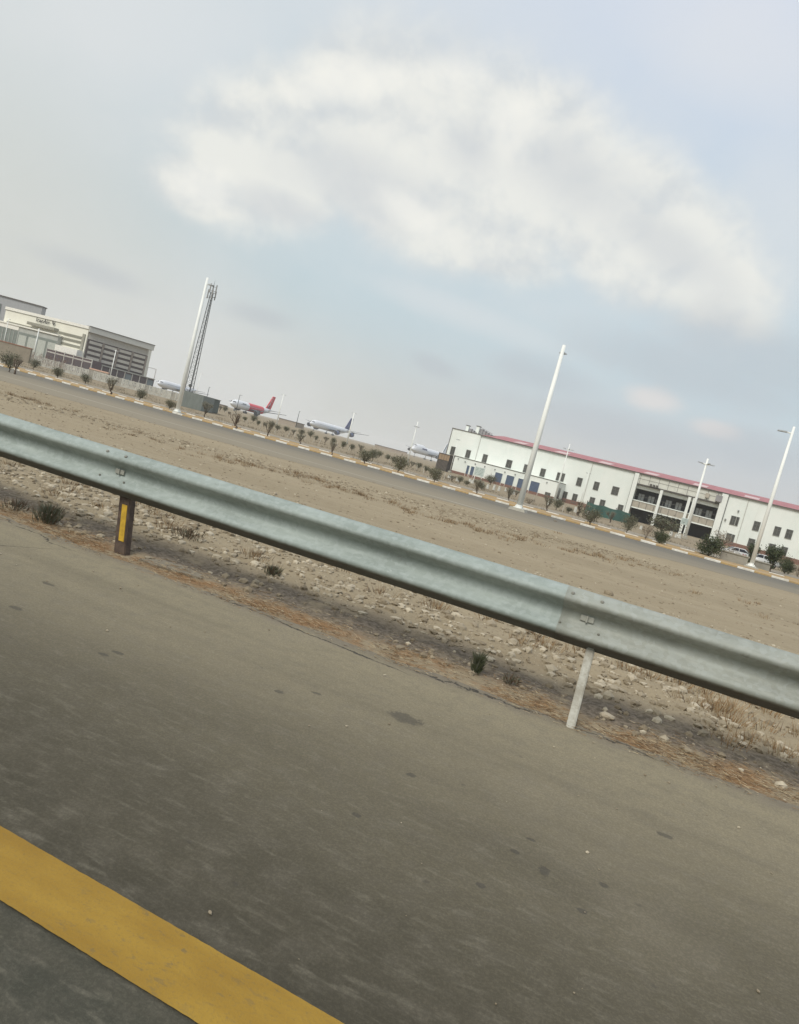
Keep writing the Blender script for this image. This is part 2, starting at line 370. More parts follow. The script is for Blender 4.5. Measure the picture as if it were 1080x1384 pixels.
# ------------------------------------------------------------------ kerb stones
KW = mat('kerb_white_paint', (.74, .72, .65), .7, var=.25, scale=5, dirt=(.56, .52, .43)); KY = mat('kerb_ochre_paint', (.47, .32, .14), .75, scale=5, dirt=(.38, .27, .14))
def kerb_proto(m, name):
    bm = BM(); L = .765
    prof = [(0, -.02), (0, .085), (.02, .105), (.15, .105), (.15, -.02)]
    vs0 = [bm.verts.new((-L/2, y, z)) for y, z in prof]; vs1 = [bm.verts.new((L/2, y, z)) for y, z in prof]; n = 5
    bm.faces.new(vs0[::-1]); bm.faces.new(vs1)
    for i in range(n): bm.faces.new((vs0[i], vs0[(i+1) % n], vs1[(i+1) % n], vs1[i]))
    bmesh.ops.recalc_face_normals(bm, faces=bm.faces)
    return obj(name, bm, m)
kp = {}
for row, Y0, xa_, xb_, nm in ((0, 39.45, -48.5, 9.5, 'front'), (1, 44.4, -53, 13, 'back')):
    for col_, m in ((0, KW), (1, KY)):
        p = kerb_proto(m, 'kerb_stone'); kp[row, col_] = p
    wlab = ('white painted kerb stone edging the grey service road', 'white painted kerb stone behind the planted shrubs')[row]
    ylab = ('ochre painted kerb stone edging the grey service road', 'ochre painted kerb stone behind the planted shrubs')[row]
    first = {0: True, 1: True}; k = 0; x = xa_ + (0 if row == 0 else .35)
    while x < xb_:
        c_ = k % 2; k += 1
        o = kp[row, c_] if first[c_] else kp[row, c_].copy()
        if not first[c_]: C.objects.link(o)
        first[c_] = False
        o.location = (x, Y0+rnd.uniform(-.012, .012), GZ+rnd.uniform(-.012, .008)); o.rotation_euler = (0, 0, rnd.uniform(-.008, .008))
        tag(o, (wlab, ylab)[c_], 'kerb stone', ('white', 'ochre')[c_]+' kerb stones of the '+nm+' kerb'); x += .775

# ------------------------------------------------------------------ guard rail
def galv(name, base, dark, tint):
    b = NB(name); X, Y, Z = b.xyz()
    n1 = b.noise(3, 6, .6, stretch=(.5, 1, 3)); n2 = b.noise(26, 5, .65, stretch=(.45, 1, 1)); n3 = b.noise(9, 6, .7)
    vo = b.voro(34); c = b.mix(b.ramp(n1, .3, .7), dark, base); c = b.mix(b.math('MULTIPLY', b.ramp(n2, .45, .7), .4), c, tint)
    c = b.mix(b.math('MULTIPLY', b.ramp(n3, .66, .74), .3), c, (.58, .62, .60)); c = b.mix(b.math('MULTIPLY', b.math('SUBTRACT', 1., b.ramp(n3, .3, .36)), .35), c, (.16, .16, .13))
    c = b.mix(b.math('MULTIPLY', b.ramp(vo.outputs['Color'], .3, .9), .12), c, (.55, .6, .6))
    under_shade = b.math('SUBTRACT', 1., b.ramp(b.math('ADD', Z, b.math('MULTIPLY', b.math('SUBTRACT', n2, .5), .02)), .455, .482)); c = b.mix(b.math('MULTIPLY', under_shade, .8), c, (.062, .055, .045))  # shade under the beam painted in as a dark lower band
    b.bump(b.math('ADD', n3, b.math('MULTIPLY', n2, .3)), .18, .006)
    return b.fin(c, b.math('ADD', .5, b.math('MULTIPLY', n2, .25)), .08, .4)
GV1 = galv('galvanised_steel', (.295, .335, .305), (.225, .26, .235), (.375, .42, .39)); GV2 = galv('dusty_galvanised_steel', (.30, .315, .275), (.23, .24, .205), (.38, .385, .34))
rail = thing('guardrail', 'grey galvanised corrugated steel guardrail along the asphalt shoulder', 'guardrail', (-.17, 4.6, 0))
RB = 4.70; RZ = .425
prof = [(0.0, .335), (-.012, .338), (-.03, .325), (-.072, .292), (-.083, .276), (-.083, .262), (-.076, .248), (-.02, .208), (-.008, .195), (-.008, .148), (-.02, .13), (-.076, .085), (-.083, .072), (-.083, .054), (-.070, .040), (-.028, .020), (-.008, 0.006), (0, -.012)]
def beam(xa, xb, off, m, name):
    bm = BM(); n = max(2, int((xb-xa)/.12)); rings = []
    for i in range(n+1):
        x = xa+(xb-xa)*i/n; w = .004*noise2(x, 0, .8)+.0018*noise2(x, 1, 3); w2 = .004*noise2(x, 5, .7)
        rings.append(([bm.verts.new((x, RB+y-off+w*(1+k*.04), RZ+z+w2)) for k, (y, z) in enumerate(prof)], [bm.verts.new((x, RB+y-off+w+.004, RZ+z+w2+.0)) for y, z in prof]))
    for (a, a2), (c, c2) in zip(rings, rings[1:]):
        for k in range(len(prof)-1):
            bm.faces.new((a[k], c[k], c[k+1], a[k+1])); bm.faces.new((a2[k+1], c2[k+1], c2[k], a2[k]))
        bm.faces.new((a[0], a2[0], c2[0], c[0])); bm.faces.new((a[-1], c[-1], c2[-1], a2[-1]))
    for a, a2 in (rings[0], rings[-1]):
        for k in range(len(prof)-1): bm.faces.new((a[k], a[k+1], a2[k+1], a2[k]))
    bmesh.ops.recalc_face_normals(bm, faces=bm.faces)
    o = obj(name, bm, m, smooth=True); o.parent = rail; o.matrix_parent_inverse = Matrix.Translation((.17, -4.6, 0))
    return o
def railpart(name, bm, m, par=None, smooth=False):
    o = obj(name, bm, m, smooth=smooth); o.parent = par or rail
    if not par: o.matrix_parent_inverse = Matrix.Translation((.17, -4.6, 0))
    else: o.matrix_parent_inverse = par.matrix_parent_inverse.copy() if False else Matrix()
    return o
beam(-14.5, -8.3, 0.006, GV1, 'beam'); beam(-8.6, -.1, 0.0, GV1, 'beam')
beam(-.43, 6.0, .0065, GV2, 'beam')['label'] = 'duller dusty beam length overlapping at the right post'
BOLT = mat('weathered_bolt_steel', (.26, .25, .21), .55, .5); PALE = mat('worn_zinc_plate', (.46, .46, .40), .5, .4)
for xp in (-3.94, -.27, -7.5, 3.3):
    bm = BM()                      # slotted plate and button bolt in the valley
    box(bm, (xp, RB-.019, RZ+.172), (.085, .012, .036)); box(bm, (xp, RB-.03, RZ+.172), (.012, .014, .044))
    bmesh.ops.bevel(bm, geom=bm.edges[:], offset=.003, segments=1, affect='EDGES')
    railpart('mounting_plate', bm, PALE)
    for (dx, y, z, r) in ((-.12, -.057, .304, .012), (.06, -.057, .304, .012), (-.15, -.05, .107, .008), (.09, -.052, .107, .008)):
        bm = BM(); nrm = Vector((0, -.62, .78)) ; p = Vector((xp+dx, RB+y-.006, RZ+z))
        tube(bm, [p-nrm*.01, p+nrm*.004, p+nrm*.009], [r, r, r*.5], 10); railpart('bolt', bm, BOLT)
RUST = mat('rusty_brown_steel', (.105, .075, .055), .85, .1, scale=14, dirt=(.055, .04, .032)); GALP = mat('weathered_white_post', (.43, .42, .36), .7, .1, scale=9, dirt=(.28, .26, .21))
REFL = mat('yellow_reflective_tape', (.50, .31, .025), .5, scale=20, dirt=(.36, .22, .02))
def post(base, top, m, w, label=None):
    bm = BM(); t = .007
    def col(cx, cy, sx, sy):
        P = []
        b0 = base+(base-top)*.25
        for q in (b0, top): P += [Vector((q.x+cx+a*sx/2, q.y+cy+bb*sy/2, q.z)) for a, bb in ((-1, -1), (1, -1), (1, 1), (-1, 1))]
        hexa(bm, P)
    if w > .08:
        # closed box post
        col(0, 0, w, .07)
    else:
        col(0, 0, w, .07)
    bmesh.ops.bevel(bm, geom=bm.edges[:], offset=.006, segments=2, affect='EDGES')
    o = railpart('post', bm, m)
    if label: o['label'] = label
    bm = BM(); box(bm, (top.x, 4.755, RZ+.17), (w*.9, .1, .24)); railpart('spacer_block', bm, RUST)
    return o
def rp3(px, py, Y): return AY(px, py, Y)
b1 = G(165, 747); t1 = AY(173.5, 666, 4.76); b1.z = 0
p1 = post(b1, t1, RUST, .108, 'dark rusty brown post with a yellow reflective strip, leaning slightly left')
b2 = G(771, 983); t2 = AY(801, 868, 4.74)
post(b2, t2, GALP, .05, 'slim whitish post with a soil stained foot')
post(Vector((-7.35, 4.72, 0)), Vector((-7.35, 4.76, .52)), RUST, .108); post(Vector((3.3, 4.72, 0)), Vector((3.3, 4.76, .52)), GALP, .05)
bm = BM(); f0, f1 = .2, .80; P = []
for f in (f0, f1):
    q = b1.lerp(t1, f) if False else Vector((b1.x+(t1.x-b1.x)*f, b1.y+(t1.y-b1.y)*f, b1.z+(t1.z-b1.z)*f))
    P += [Vector((q.x+dx, q.y-.035-dy, q.z)) for dx, dy in ((-.014, .005), (.036, .005), (.036, .001), (-.014, .001))]
hexa(bm, P)
bpy.context.view_layer.update()
rf = obj('reflector', bm, REFL); rf.parent = p1; rf.matrix_parent_inverse = (rail.matrix_world @ p1.matrix_parent_inverse).inverted()

# ------------------------------------------------------------------ stones, litter, grasses
def rock_mesh(r_, sub=1, flat=.6):
    bm = BM(); bmesh.ops.create_icosphere(bm, subdivisions=sub, radius=1)
    sx, sy, sz = r_.uniform(.8, 1.3), r_.uniform(.6, 1.0), r_.uniform(.4, .8)*flat*1.4; off = r_.uniform(0, 99)
    for v in bm.verts:
        n = 1+.35*noise2(v.co.x*1.3+off, v.co.y*1.3+v.co.z, 1.0)+r_.uniform(-.2, .2)*(1 if sub == 1 else .25)
        v.co = Vector((v.co.x*sx*n, v.co.y*sy*n, v.co.z*sz*n))
    bm.verts.ensure_lookup_table(); bm.verts.index_update()
    V = [v.co.copy() for v in bm.verts]; Fc = [[v.index for v in f.verts] for f in bm.faces]; bm.free(); return V, Fc
rocks = [rock_mesh(rnd, 1) for _ in range(9)]
def rock_mat(name, a, b2, c2):
    b = NB(name); n1 = b.noise(.9, 3, .5); ob = b.n.new('ShaderNodeAttribute'); ob.attribute_name = 'tone'
    n2 = b.noise(60, 4, .7); c = b.mix(ob.outputs['Fac'], a, b2); c = b.mix(b.math('MULTIPLY', b.ramp(n2, .45, .7), .5), c, c2); b.bump(n2, .5, .01); return b.fin(c, .9, 0, .15)
STONE = rock_mat('gravel_stone', (.20, .16, .105), (.50, .44, .33), (.33, .27, .19))
def scatter(name, label, cat, pts, m, kind='stuff'):
    V = []; Fc = []; tone = []
    for (x, y, z, s, dark) in pts:
        rv, rf_ = rnd.choice(rocks); a = rnd.uniform(0, 6.28); ca, sa = math.cos(a), math.sin(a); o = len(V); tn = rnd.random()**1.3*(0.3 if dark else 1)
        for v in rv: V.append((x+s*(v.x*ca-v.y*sa), y+s*(v.x*sa+v.y*ca), z+s*v.z)); tone.append(tn)
        Fc += [[i+o for i in f] for f in rf_]
    me = bpy.data.meshes.new(name); me.from_pydata(V, [], Fc); at = me.attributes.new('tone', 'FLOAT', 'POINT'); at.data.foreach_set('value', tone)
    me.materials.append(m); o = bpy.data.objects.new(name, me); C.objects.link(o)
    if kind: tag(o, label, cat, kind=kind)
    else: tag(o, label, cat)
    return o
from mathutils.bvhtree import BVHTree
vb = BM(); vb.from_mesh(bpy.data.objects['verge'].data); tree = BVHTree.FromBMesh(vb); vb.free()
def gz(x, y):
    h = tree.ray_cast(Vector((x, y, 2)), Vector((0, 0, -1)))
    return h[0].z if h[0] else GZ
pts = []
while len(pts) < 26000:
    x = rnd.uniform(-12, 5); y = 4.75+rnd.random()**1.4*7
    if abs(x) > y*1.6+2 and x < 0 and rnd.random() < .7: continue
    dens = (.16 if y < 5.25 else 1.0 if y < 8.5 else .35)*(.4+1.3*max(0, noise2(x, y, .9)+.45))
    if rnd.random() > dens: continue
    s = .006+.042*rnd.random()**4.0
    if y > 8: s *= .7
    pts.append((x, y, gz(x, y)+s*.15, s, y < 5.4 and rnd.random() < .6))
for _ in range(260):
    x = rnd.uniform(-9, 3); y = rnd.uniform(5.3, 8.2); s = rnd.uniform(.028, .06); pts.append((x, y, gz(x, y)+s*.1, s, False))
scatter('gravel', 'loose tan gravel and broken stones under the guardrail', 'gravel', pts, STONE)
pts = []
for _ in range(4200):
    y = 11+rnd.random()**1.3*14; x = rnd.uniform(-y*1.25-3, y*.35+2); s = (.008+.026*rnd.random()**3)*(.8+y/40)
    pts.append((x, y, GZ+s*.1, s, rnd.random() < .6))
for _ in range(2600):
    t = rnd.random(); g = G(380+520*t, 632+135*t) if rnd.random() < .6 else G(-20+420*t, 528+110*t); x = g.x+rnd.gauss(0, 1.2); y = g.y+rnd.gauss(0, .8); s = .012+.05*rnd.random()**3; pts.append((x, y, GZ+s*.1, s, rnd.random() < .7))
scatter('pebbles', 'scattered clods and pebbles on the bare soil behind the guardrail', 'pebbles', pts, STONE)
pts = []
for _ in range(300):
    y = 4.5-rnd.random()**3*3.2; x = rnd.uniform(-7, 3); s = .002+.007*rnd.random()**3; pts.append((x, y, .006+s*.3, s, rnd.random() < .4))
scatter('grit', 'loose grit lying on the asphalt shoulder', 'grit', pts, STONE)
def rock(px, py, s, label, Y=None):
    g = G(px, py); V, Fc = rock_mesh(rnd, 2, .8); me = bpy.data.meshes.new('rock'); me.from_pydata([v*s for v in V], [], Fc); me.materials.append(STONE)
    at = me.attributes.new('tone', 'FLOAT', 'POINT'); at.data.foreach_set('value', [rnd.uniform(.1, .9)]*len(V))
    o = bpy.data.objects.new('rock', me); C.objects.link(o); o.location = (g.x, g.y, gz(g.x, g.y)+s*.25); tag(o, label, 'rock')
    for p in me.polygons: p.use_smooth = False
rock(823, 803, .07, 'brown rock on the bare soil just above the guardrail joint')
rock(820, 970, .05, 'pale rounded rock right of the slim white post'); rock(918, 946, .05, 'yellowish rock under the right stretch of the guardrail')
rock(690, 882, .05, 'greyish stone left of the slim white post'); rock(372, 668, .05, 'small dark rock on the soil behind the left guardrail')
rock(514, 824, .045, 'brown stone in the gravel below the middle of the guardrail')
# straw and leaf litter
def blades(name, label, cat, specs, mats, kind='stuff'):
    V = []; Fc = []; mi = []
    for (p, d, L, w, m) in specs:      # thin three-sided blade
        d = d.normalized(); u = d.orthogonal().normalized(); q = d.cross(u); o = len(V)
        for k in range(3):
            a = k*2.094; V.append(p+(u*math.cos(a)+q*math.sin(a))*w)
        V.append(p+d*L); Fc += [(o, o+1, o+3), (o+1, o+2, o+3), (o+2, o, o+3)]; mi += [m]*3
    me = bpy.data.meshes.new(name); me.from_pydata([tuple(v) for v in V], [], Fc)
    for m in mats: me.materials.append(m)
    me.polygons.foreach_set('material_index', mi); o = bpy.data.objects.new(name, me); C.objects.link(o); return tag(o, label, cat, kind=kind)
STR = [mat('straw_pale', (.46, .38, .25), .8), mat('straw_orange', (.31, .20, .10), .85), mat('straw_dark', (.13, .085, .05), .9)]
sp = []
while len(sp) < 13000:
    x = rnd.uniform(-9, 3.2); y = 4.66+rnd.gauss(0, .15)+.12*noise2(x, 0, 1.2)
    if not 4.33 < y < 5.5 or noise2(x, y, 2.3)+.5 < rnd.random(): continue
    a = rnd.gauss(0, .6)+(math.pi if rnd.random() < .5 else 0); z = max(gz(x, y), .004 if y < 4.5 else -1)+rnd.uniform(.001, .02)
    sp.append((Vector((x, y, z)), Vector((math.cos(a), math.sin(a), rnd.uniform(-.05, .22))), rnd.uniform(.012, .075), rnd.uniform(.0008, .0022), rnd.choices((0, 1, 2), (3, 5, 4))[0]))
blades('straw_litter', 'orange brown straw and dead grass along the asphalt edge', 'litter', sp, STR)
def tuft(sp, x, y, z, n, h, spread, mi):
    for _ in range(n):
        a = rnd.uniform(0, 6.28); r = rnd.random()*spread*.5; L = h*rnd.uniform(.45, 1.1)
        sp.append((Vector((x+r*math.cos(a), y+r*math.sin(a), z)), Vector((math.cos(a)*rnd.uniform(.1, .9), math.sin(a)*rnd.uniform(.1, .9), 1)), L, rnd.uniform(.0012, .003)*(1+y/22), rnd.choice(mi)))
sp = []
for _ in range(110): # under the rail
    x = rnd.uniform(-7, 2.6); y = rnd.uniform(5.6, 8.5)
    if noise2(x, y, .8) > -.15: tuft(sp, x, y, gz(x, y), 50, .09, .30, (0, 1, 1, 2))
for _ in range(46):
    x = rnd.uniform(.6, 2.6); y = rnd.uniform(5.0, 7.2); tuft(sp, x, y, gz(x, y), 60, .11, .32, (0, 1, 1))
for (ax, ay, bx, by, n, jit) in ((400, 640, 640, 715, 60, .7), (640, 715, 880, 765, 40, 1.0), (0, 528, 80, 552, 26, .8), (270, 612, 400, 645, 22, .8), (80, 560, 330, 630, 14, 2.5), (700, 690, 1080, 850, 10, 3)):
    for _ in range(n):
        t = rnd.random(); g = G(ax+(bx-ax)*t, ay+(by-ay)*t); x = g.x+rnd.gauss(0, .5); y = g.y+rnd.gauss(0, jit*.6)
        tuft(sp, x, y, GZ, rnd.randint(15, 50), rnd.uniform(.05, .14), rnd.uniform(.15, .55), (0, 1, 1, 2))
blades('dry_grass', 'low dry reddish grass scattered on the bare soil', 'dry grass', sp, STR)
GRN = [mat('weed_green', (.075, .085, .040), .8), mat('weed_grey_green', (.135, .14, .095), .85), STR[2]]
def weed(px, py, h, n, spread, label, mi=(0, 0, 1)):
    g = G(px, py); sp = []
    for _ in range(n):
        a = rnd.uniform(0, 6.28); r = rnd.random()*spread*.3; zz = rnd.random()*h*.7
        sp.append((Vector((r*math.cos(a)*(1+zz), r*math.sin(a), zz)), Vector((math.cos(a)*rnd.uniform(.1, .8), math.sin(a)*rnd.uniform(.1, .8), 1)), h*rnd.uniform(.3, .6), rnd.uniform(.002, .0042), rnd.choice(mi)))
    o = blades('weed', label, 'weed', sp, GRN, kind=None); o.location = (g.x, g.y, gz(g.x, g.y))
weed(642, 911, .15, 320, .10, 'small dark green upright weed at the asphalt edge left of the slim white post')
weed(62, 708, .16, 380, .36, 'grey green weed clump at the asphalt edge near the left frame', (1, 1, 0, 2))
weed(367, 782, .10, 200, .24, 'low grey green weed in the dark litter right of the brown post', (1, 0, 2)); weed(20, 690, .10, 160, .35, 'pale grey weed beside the cracked asphalt corner', (1, 2, 2))
weed(250, 735, .09, 220, .5, 'flat grey brown weed in the mulch just right of the brown post', (1, 2, 2)); weed(690, 925, .07, 110, .18, 'tiny brown weed between the dark green weed and the white post', (2, 1))
# flat broken asphalt slab right of the brown post
bm = BM(); g0 = G(192, 757); g1 = G(275, 783); dv = (g1-g0)
outl = [(-.02, -.02), (.25, -.07), (.6, -.05), (1.0, -.02), (.85, .10), (.45, .17), (.12, .16)]
top = [bm.verts.new((g0.x+dv.x*a, g0.y+dv.y*a+b_, .012)) for a, b_ in outl]; bot = [bm.verts.new((v.co.x*1.0, v.co.y, -.03)) for v in top]
bm.faces.new(top)
for i in range(len(top)): bm.faces.new((top[i], bot[i], bot[(i+1) % len(top)], top[(i+1) % len(top)]))
bmesh.ops.recalc_face_normals(bm, faces=bm.faces)
tag(obj('asphalt_slab', bm, mat('pale_broken_asphalt', (.21, .18, .13), .9, scale=20)), 'flat broken piece of asphalt beside the brown post', 'slab')

# ------------------------------------------------------------------ lamp posts
WPOLE = mat('white_pole_paint', (.84, .85, .80), .5, var=.12, streak=True); DPOLE = mat('dark_pole_paint', (.10, .11, .11), .6); LHEAD = mat('luminaire_grey', (.30, .31, .30), .5); CONC = mat('pale_concrete', (.36, .34, .28), .9)
def tall_pole(bx, by, tx, ty, label, side, r=.125, plinth=True, Y=None):
    g = G(bx, by) if Y is None else AY(bx, by, Y); t = AY(tx, ty, g.y); h = t.z
    o = thing('lamp_post', label, 'lamp post', (g.x, g.y, GZ)); dx = t.x-g.x
    bm = BM(); tube(bm, [(0, 0, 0), (dx*.5, 0, h*.5), (dx, 0, h)], [r, r*.82, r*.55], 14); obj('pole', bm, WPOLE, o, True)
    if plinth:
        bm = BM(); hexa(bm, [Vector((a*.42, b2*.42, 0)) for a, b2 in ((-1, -1), (1, -1), (1, 1), (-1, 1))]+[Vector((a*.34, b2*.34, .14)) for a, b2 in ((-1, -1), (1, -1), (1, 1), (-1, 1))]); obj('plinth', bm, CONC, o)
        bm = BM(); tube(bm, [(0, 0, .14), (0, 0, .17)], [.26, .26], 16)
        for k in range(4):
            a = k*math.pi/2+.78; box(bm, (.2*math.cos(a)*.95, .2*math.sin(a)*.95, .2), (.05, .05, .09))
        tube(bm, [(0, 0, .17), (0, 0, .30)], [r*1.15, r*1.02], 12); obj('base_plate', bm, WPOLE, o)
    for s, L, dy in side:
        bm = BM(); zt = h*.955; X0 = dx*.955
        tube(bm, [(X0, 0, zt-.02), (X0+s*L*.4, dy*.4, zt+.0)], [.035, .03], 8); obj('arm', bm, WPOLE, o)
        bm = BM(); d = Vector((s, dy/L if L else 0, 0)).normalized(); c0 = Vector((X0, 0, zt))+d*L*.35; c1 = Vector((X0, 0, zt))+d*L
        nn = Vector((-d.y, d.x, 0))
        hexa(bm, [c0-nn*.10+Zv*-.03, c1-nn*.13+Zv*-.03, c1+nn*.13+Zv*-.03, c0+nn*.10+Zv*-.03, c0-nn*.06+Zv*.05, c1-nn*.07+Zv*.03, c1+nn*.07+Zv*.03, c0+nn*.06+Zv*.05]); obj('luminaire', bm, LHEAD, o)
    return o
tall_pole(239, 559, 281, 375, 'tall plain white lamp post leaning beside the lattice telecom tower', ((1, .45, .1),), r=.15)
tall_pole(700, 690, 763, 466, 'tall plain white lamp post standing in front of the white building', ((1, .22, .3), (-1, .14, .25)), r=.15)
tall_pole(1014, 768, 1073.8, 576.3, 'tall white lamp post at the right edge rising above the red roof', ((-1, .72, .0),), r=.115)
def cross_pole(px, py, tx, ty, Y, label, m=WPOLE, r=.09, arms=4, armL=.75, frac=.93, group=None):
    t = AY(tx, ty, Y); h = t.z-GZ
    o = thing('lamp_post', label, 'lamp post', (t.x, t.y, GZ), group=group)
    bm = BM(); tube(bm, [(0, 0, 0), (0, 0, h)], [r, r*.6], 10); obj('pole', bm, m, o, True)
    bm = BM(); box(bm, (0, 0, .15), (.5, .5, .3)); bmesh.ops.bevel(bm, geom=bm.edges[:], offset=.03, segments=1, affect='EDGES'); obj('footing', bm, CONC, o)
    for k in range(arms):
        a = math.radians(19+k*360/arms) if arms > 1 else math.radians(19)
        d = Vector((math.cos(a), math.sin(a), .08)); n_ = Vector((-d.y, d.x, 0)); z = h*frac
        bm = BM(); tube(bm, [Vector((0, 0, z)), Vector((0, 0, z))+d*armL*.55], r*.38, 6); obj('arm', bm, m, o)
        c0 = Vector((0, 0, z))+d*armL*.5; c1 = Vector((0, 0, z))+d*armL*1.15
        bm = BM(); hexa(bm, [c0-n_*.1-Zv*.05, c1-n_*.13-Zv*.05, c1+n_*.13-Zv*.05, c0+n_*.1-Zv*.05, c0-n_*.06+Zv*.05, c1-n_*.08+Zv*.03, c1+n_*.08+Zv*.03, c0+n_*.06+Zv*.05]); obj('luminaire', bm, LHEAD, o)
    return o
cross_pole(927, 729, 957, 620, 83, 'white lamp post with four crossed lamps before the recessed balcony bay', r=.16, armL=.75)
cross_pole(550, 631, 565, 570, 84, 'white lamp post with crossed lamps in front of the jumbo jet', r=.08, armL=.3, frac=.88)
cross_pole(469, 600, 479, 558, 143, 'white lamp post beside the blue tail fin', r=.17, armL=.5, arms=2, frac=.98)
cross_pole(375, 571, 383.5, 533, 160, 'white lamp post right of the red tailed airliner', r=.15, armL=.6, arms=2, frac=.98)
cross_pole(150, 510, 157, 473, 132, 'white lamp post with double lamps in front of the brown louvred building', r=.12, armL=.5, arms=2, frac=.97)
cross_pole(46, 482, 53, 444, 122, 'white lamp post in front of the cream airline building', r=.15, armL=.4, arms=2, frac=.97)
cross_pole(5, 482, 12, 430, 126, 'slim white lamp post at the left frame edge before the low cream building', r=.09, armL=.4, arms=1, frac=.97)
cross_pole(266, 540, 272, 504, 170, 'small white lamp post just right of the lattice tower foot', r=.09, armL=.5, arms=1, frac=.97)
cross_pole(321, 548, 324.5, 533.5, 150, 'thin dark lamp post in front of the red airliner nose', DPOLE, r=.09, arms=1, armL=.5, frac=.98)
cross_pole(401, 573, 405, 555.5, 240, 'thin dark lamp post between the red and the blue tailed airliners', DPOLE, r=.15, arms=1, armL=.4, frac=.98)
cross_pole(279, 543, 283, 523, 200, 'thin dark lamp post between the metal cabin and the red airliner', DPOLE, r=.12, arms=1, armL=.4, frac=.98)
cross_pole(766, 640, 770.5, 600, 118, 'short white lamp post with four lamps against the red roof', r=.10, armL=.75, frac=.9)
cross_pole(616, 625, 619.7, 593, 118, 'faint slim white lamp post before the left end of the white building', r=.06, armL=.3, frac=.97)
cross_pole(790, 665, 796, 638.5, 116, 'faint slim lamp post before the middle of the white wall', r=.05, armL=.3, arms=2, frac=.97)

# ------------------------------------------------------------------ big white building, right
class Facade:
    def __init__(s, A, B):
        s.A = Vector((A.x, A.y, 0)); s.d = Vector((B.x-A.x, B.y-A.y, 0)).normalized(); s.n = Vector((s.d.y, -s.d.x, 0))   # n points at the camera
        if s.n.y > 0: s.n = -s.n
    def shift(s, off):
        f = Facade.__new__(Facade); f.A = s.A+s.n*off; f.d = s.d; f.n = s.n; return f
    def sz(s, px, py):
        r = ray(px, py); t = (s.A-CP).dot(s.n)/r.dot(s.n); p = CP+r*t; return (p-s.A).dot(s.d), p.z
    def P(s, a, n, z): return s.A+s.d*a+s.n*n+Zv*z
    def box(s, bm, s0, s1, n0, n1, z0, z1, mi=0):
        hexa(bm, [s.P(s0, n1, z0), s.P(s1, n1, z0), s.P(s1, n0, z0), s.P(s0, n0, z0), s.P(s0, n1, z1), s.P(s1, n1, z1), s.P(s1, n0, z1), s.P(s0, n0, z1)], mi)
    def scale(s, px, py):
        a, z = s.sz(px, py); return depth(s.P(a, 0, z))/FPX
HW = 8.0
A = G(612.4, 579, HW); B = G(1080, 690, HW); FB = Facade(A, B); FA = FB.shift(5.0)
def white_wall():
    b = NB('white_rendered_wall'); n1 = b.noise(.35, 5, .6); n2 = b.noise(1.6, 5, .6, stretch=(1, 1, .12)); n3 = b.noise(14, 4, .6)
    X, Y, Z = b.xyz()
    c = b.mix(b.ramp(n1, .3, .7), (.70, .74, .69), (.76, .78, .73)); c = b.mix(b.math('MULTIPLY', b.ramp(n2, .52, .78), .22), c, (.55, .54, .47))
    c = b.mix(b.math('MULTIPLY', b.math('SUBTRACT', 1., b.ramp(Z, .1, 1.3)), .25), c, (.5, .43, .34))
    b.bump(n3, .15, .01); return b.fin(c, .85, 0, .2)
WW = white_wall()
REDR = mat('pink_red_roof_sheet', (.42, .165, .17), .6, var=.25, scale=.9); WGL = mat('dark_window_glass', (.095, .095, .085), .25, spec=.5, var=.4, scale=1.4); WFR = mat('grey_window_frame', (.15, .15, .135), .6)
BLUE = mat('blue_metal_shutter', (.10, .135, .20), .6); TRIM = mat('dark_roof_trim', (.12, .11, .10), .7); BRICK = mat('red_brown_plinth_brick', (.22, .125, .095), .9, scale=4); DARKIN = mat('dark_glazing_and_shade', (.055, .055, .06), .8, scale=1.5)
BEI = mat('beige_balcony_panel', (.42, .38, .31), .8, var=.2, scale=2); IVORY = mat('ivory_fascia_panel', (.62, .62, .55), .8, scale=1)
SPOST = mat('white_column_render', (.75, .77, .72), .8, var=.08)
wb = thing('office_building', 'long white two storey building with a pink red roof and recessed balcony bay', 'building', tuple(FB.A))
def WP(name, bm, m, par=None, label=None):        # world-space mesh parented to its thing
    par = par or wb; root = par
    while root.parent: root = root.parent
    o = obj(name, bm, m); o.parent = par; o.matrix_parent_inverse = Matrix.Translation(-root.location)
    if par is not root: o.matrix_parent_inverse = Matrix()
    if label: o['label'] = label
    return o
END = FB.sz(1080, 690)[0]+26
sb0 = FB.sz(855, 665)[0]; sb1 = FB.sz(972, 695)[0]; DEP = 24
bm = BM(); FB.box(bm, 0, sb0, -DEP, 0, -.1, HW); FB.box(bm, sb1, END, -DEP, 0, -.1, HW); FB.box(bm, sb0, sb1, -DEP, -3.2, -.1, HW)
WP('wall', bm, WW)
# roof: parapet trim, then the pitched red sheet set back
sr = FB.sz(650, 588)[0]; rid = FB.shift(-9); zr = rid.sz(1078, 682.8)[1]; zr0 = HW+.02
bm = BM(); P = FB.P
hexa(bm, [P(sr, .15, zr0), P(END, .15, zr0), P(END, -DEP, zr0), P(sr, -DEP, zr0), P(sr+1.2, -9, zr), P(END, -9, zr), P(END, -9.5, zr), P(sr+1.2, -9.5, zr)])
roof = WP('roof', bm, REDR)
bm = BM(); FB.box(bm, sr, END, .12, .3, HW-.12, HW+.04); WP('gutter', bm, TRIM)
bm = BM(); FB.box(bm, -.12, sr-.1, -.1, .12, HW, HW+.12); FB.box(bm, -.12, .05, -DEP, -.1, HW, HW+.12); FB.box(bm, -.12, -.002, 0.002, .05, 2.9, HW); WP('parapet_trim', bm, TRIM)
SKY = mat('translucent_roof_sheet', (.62, .46, .44), .5); s_ = sr+6
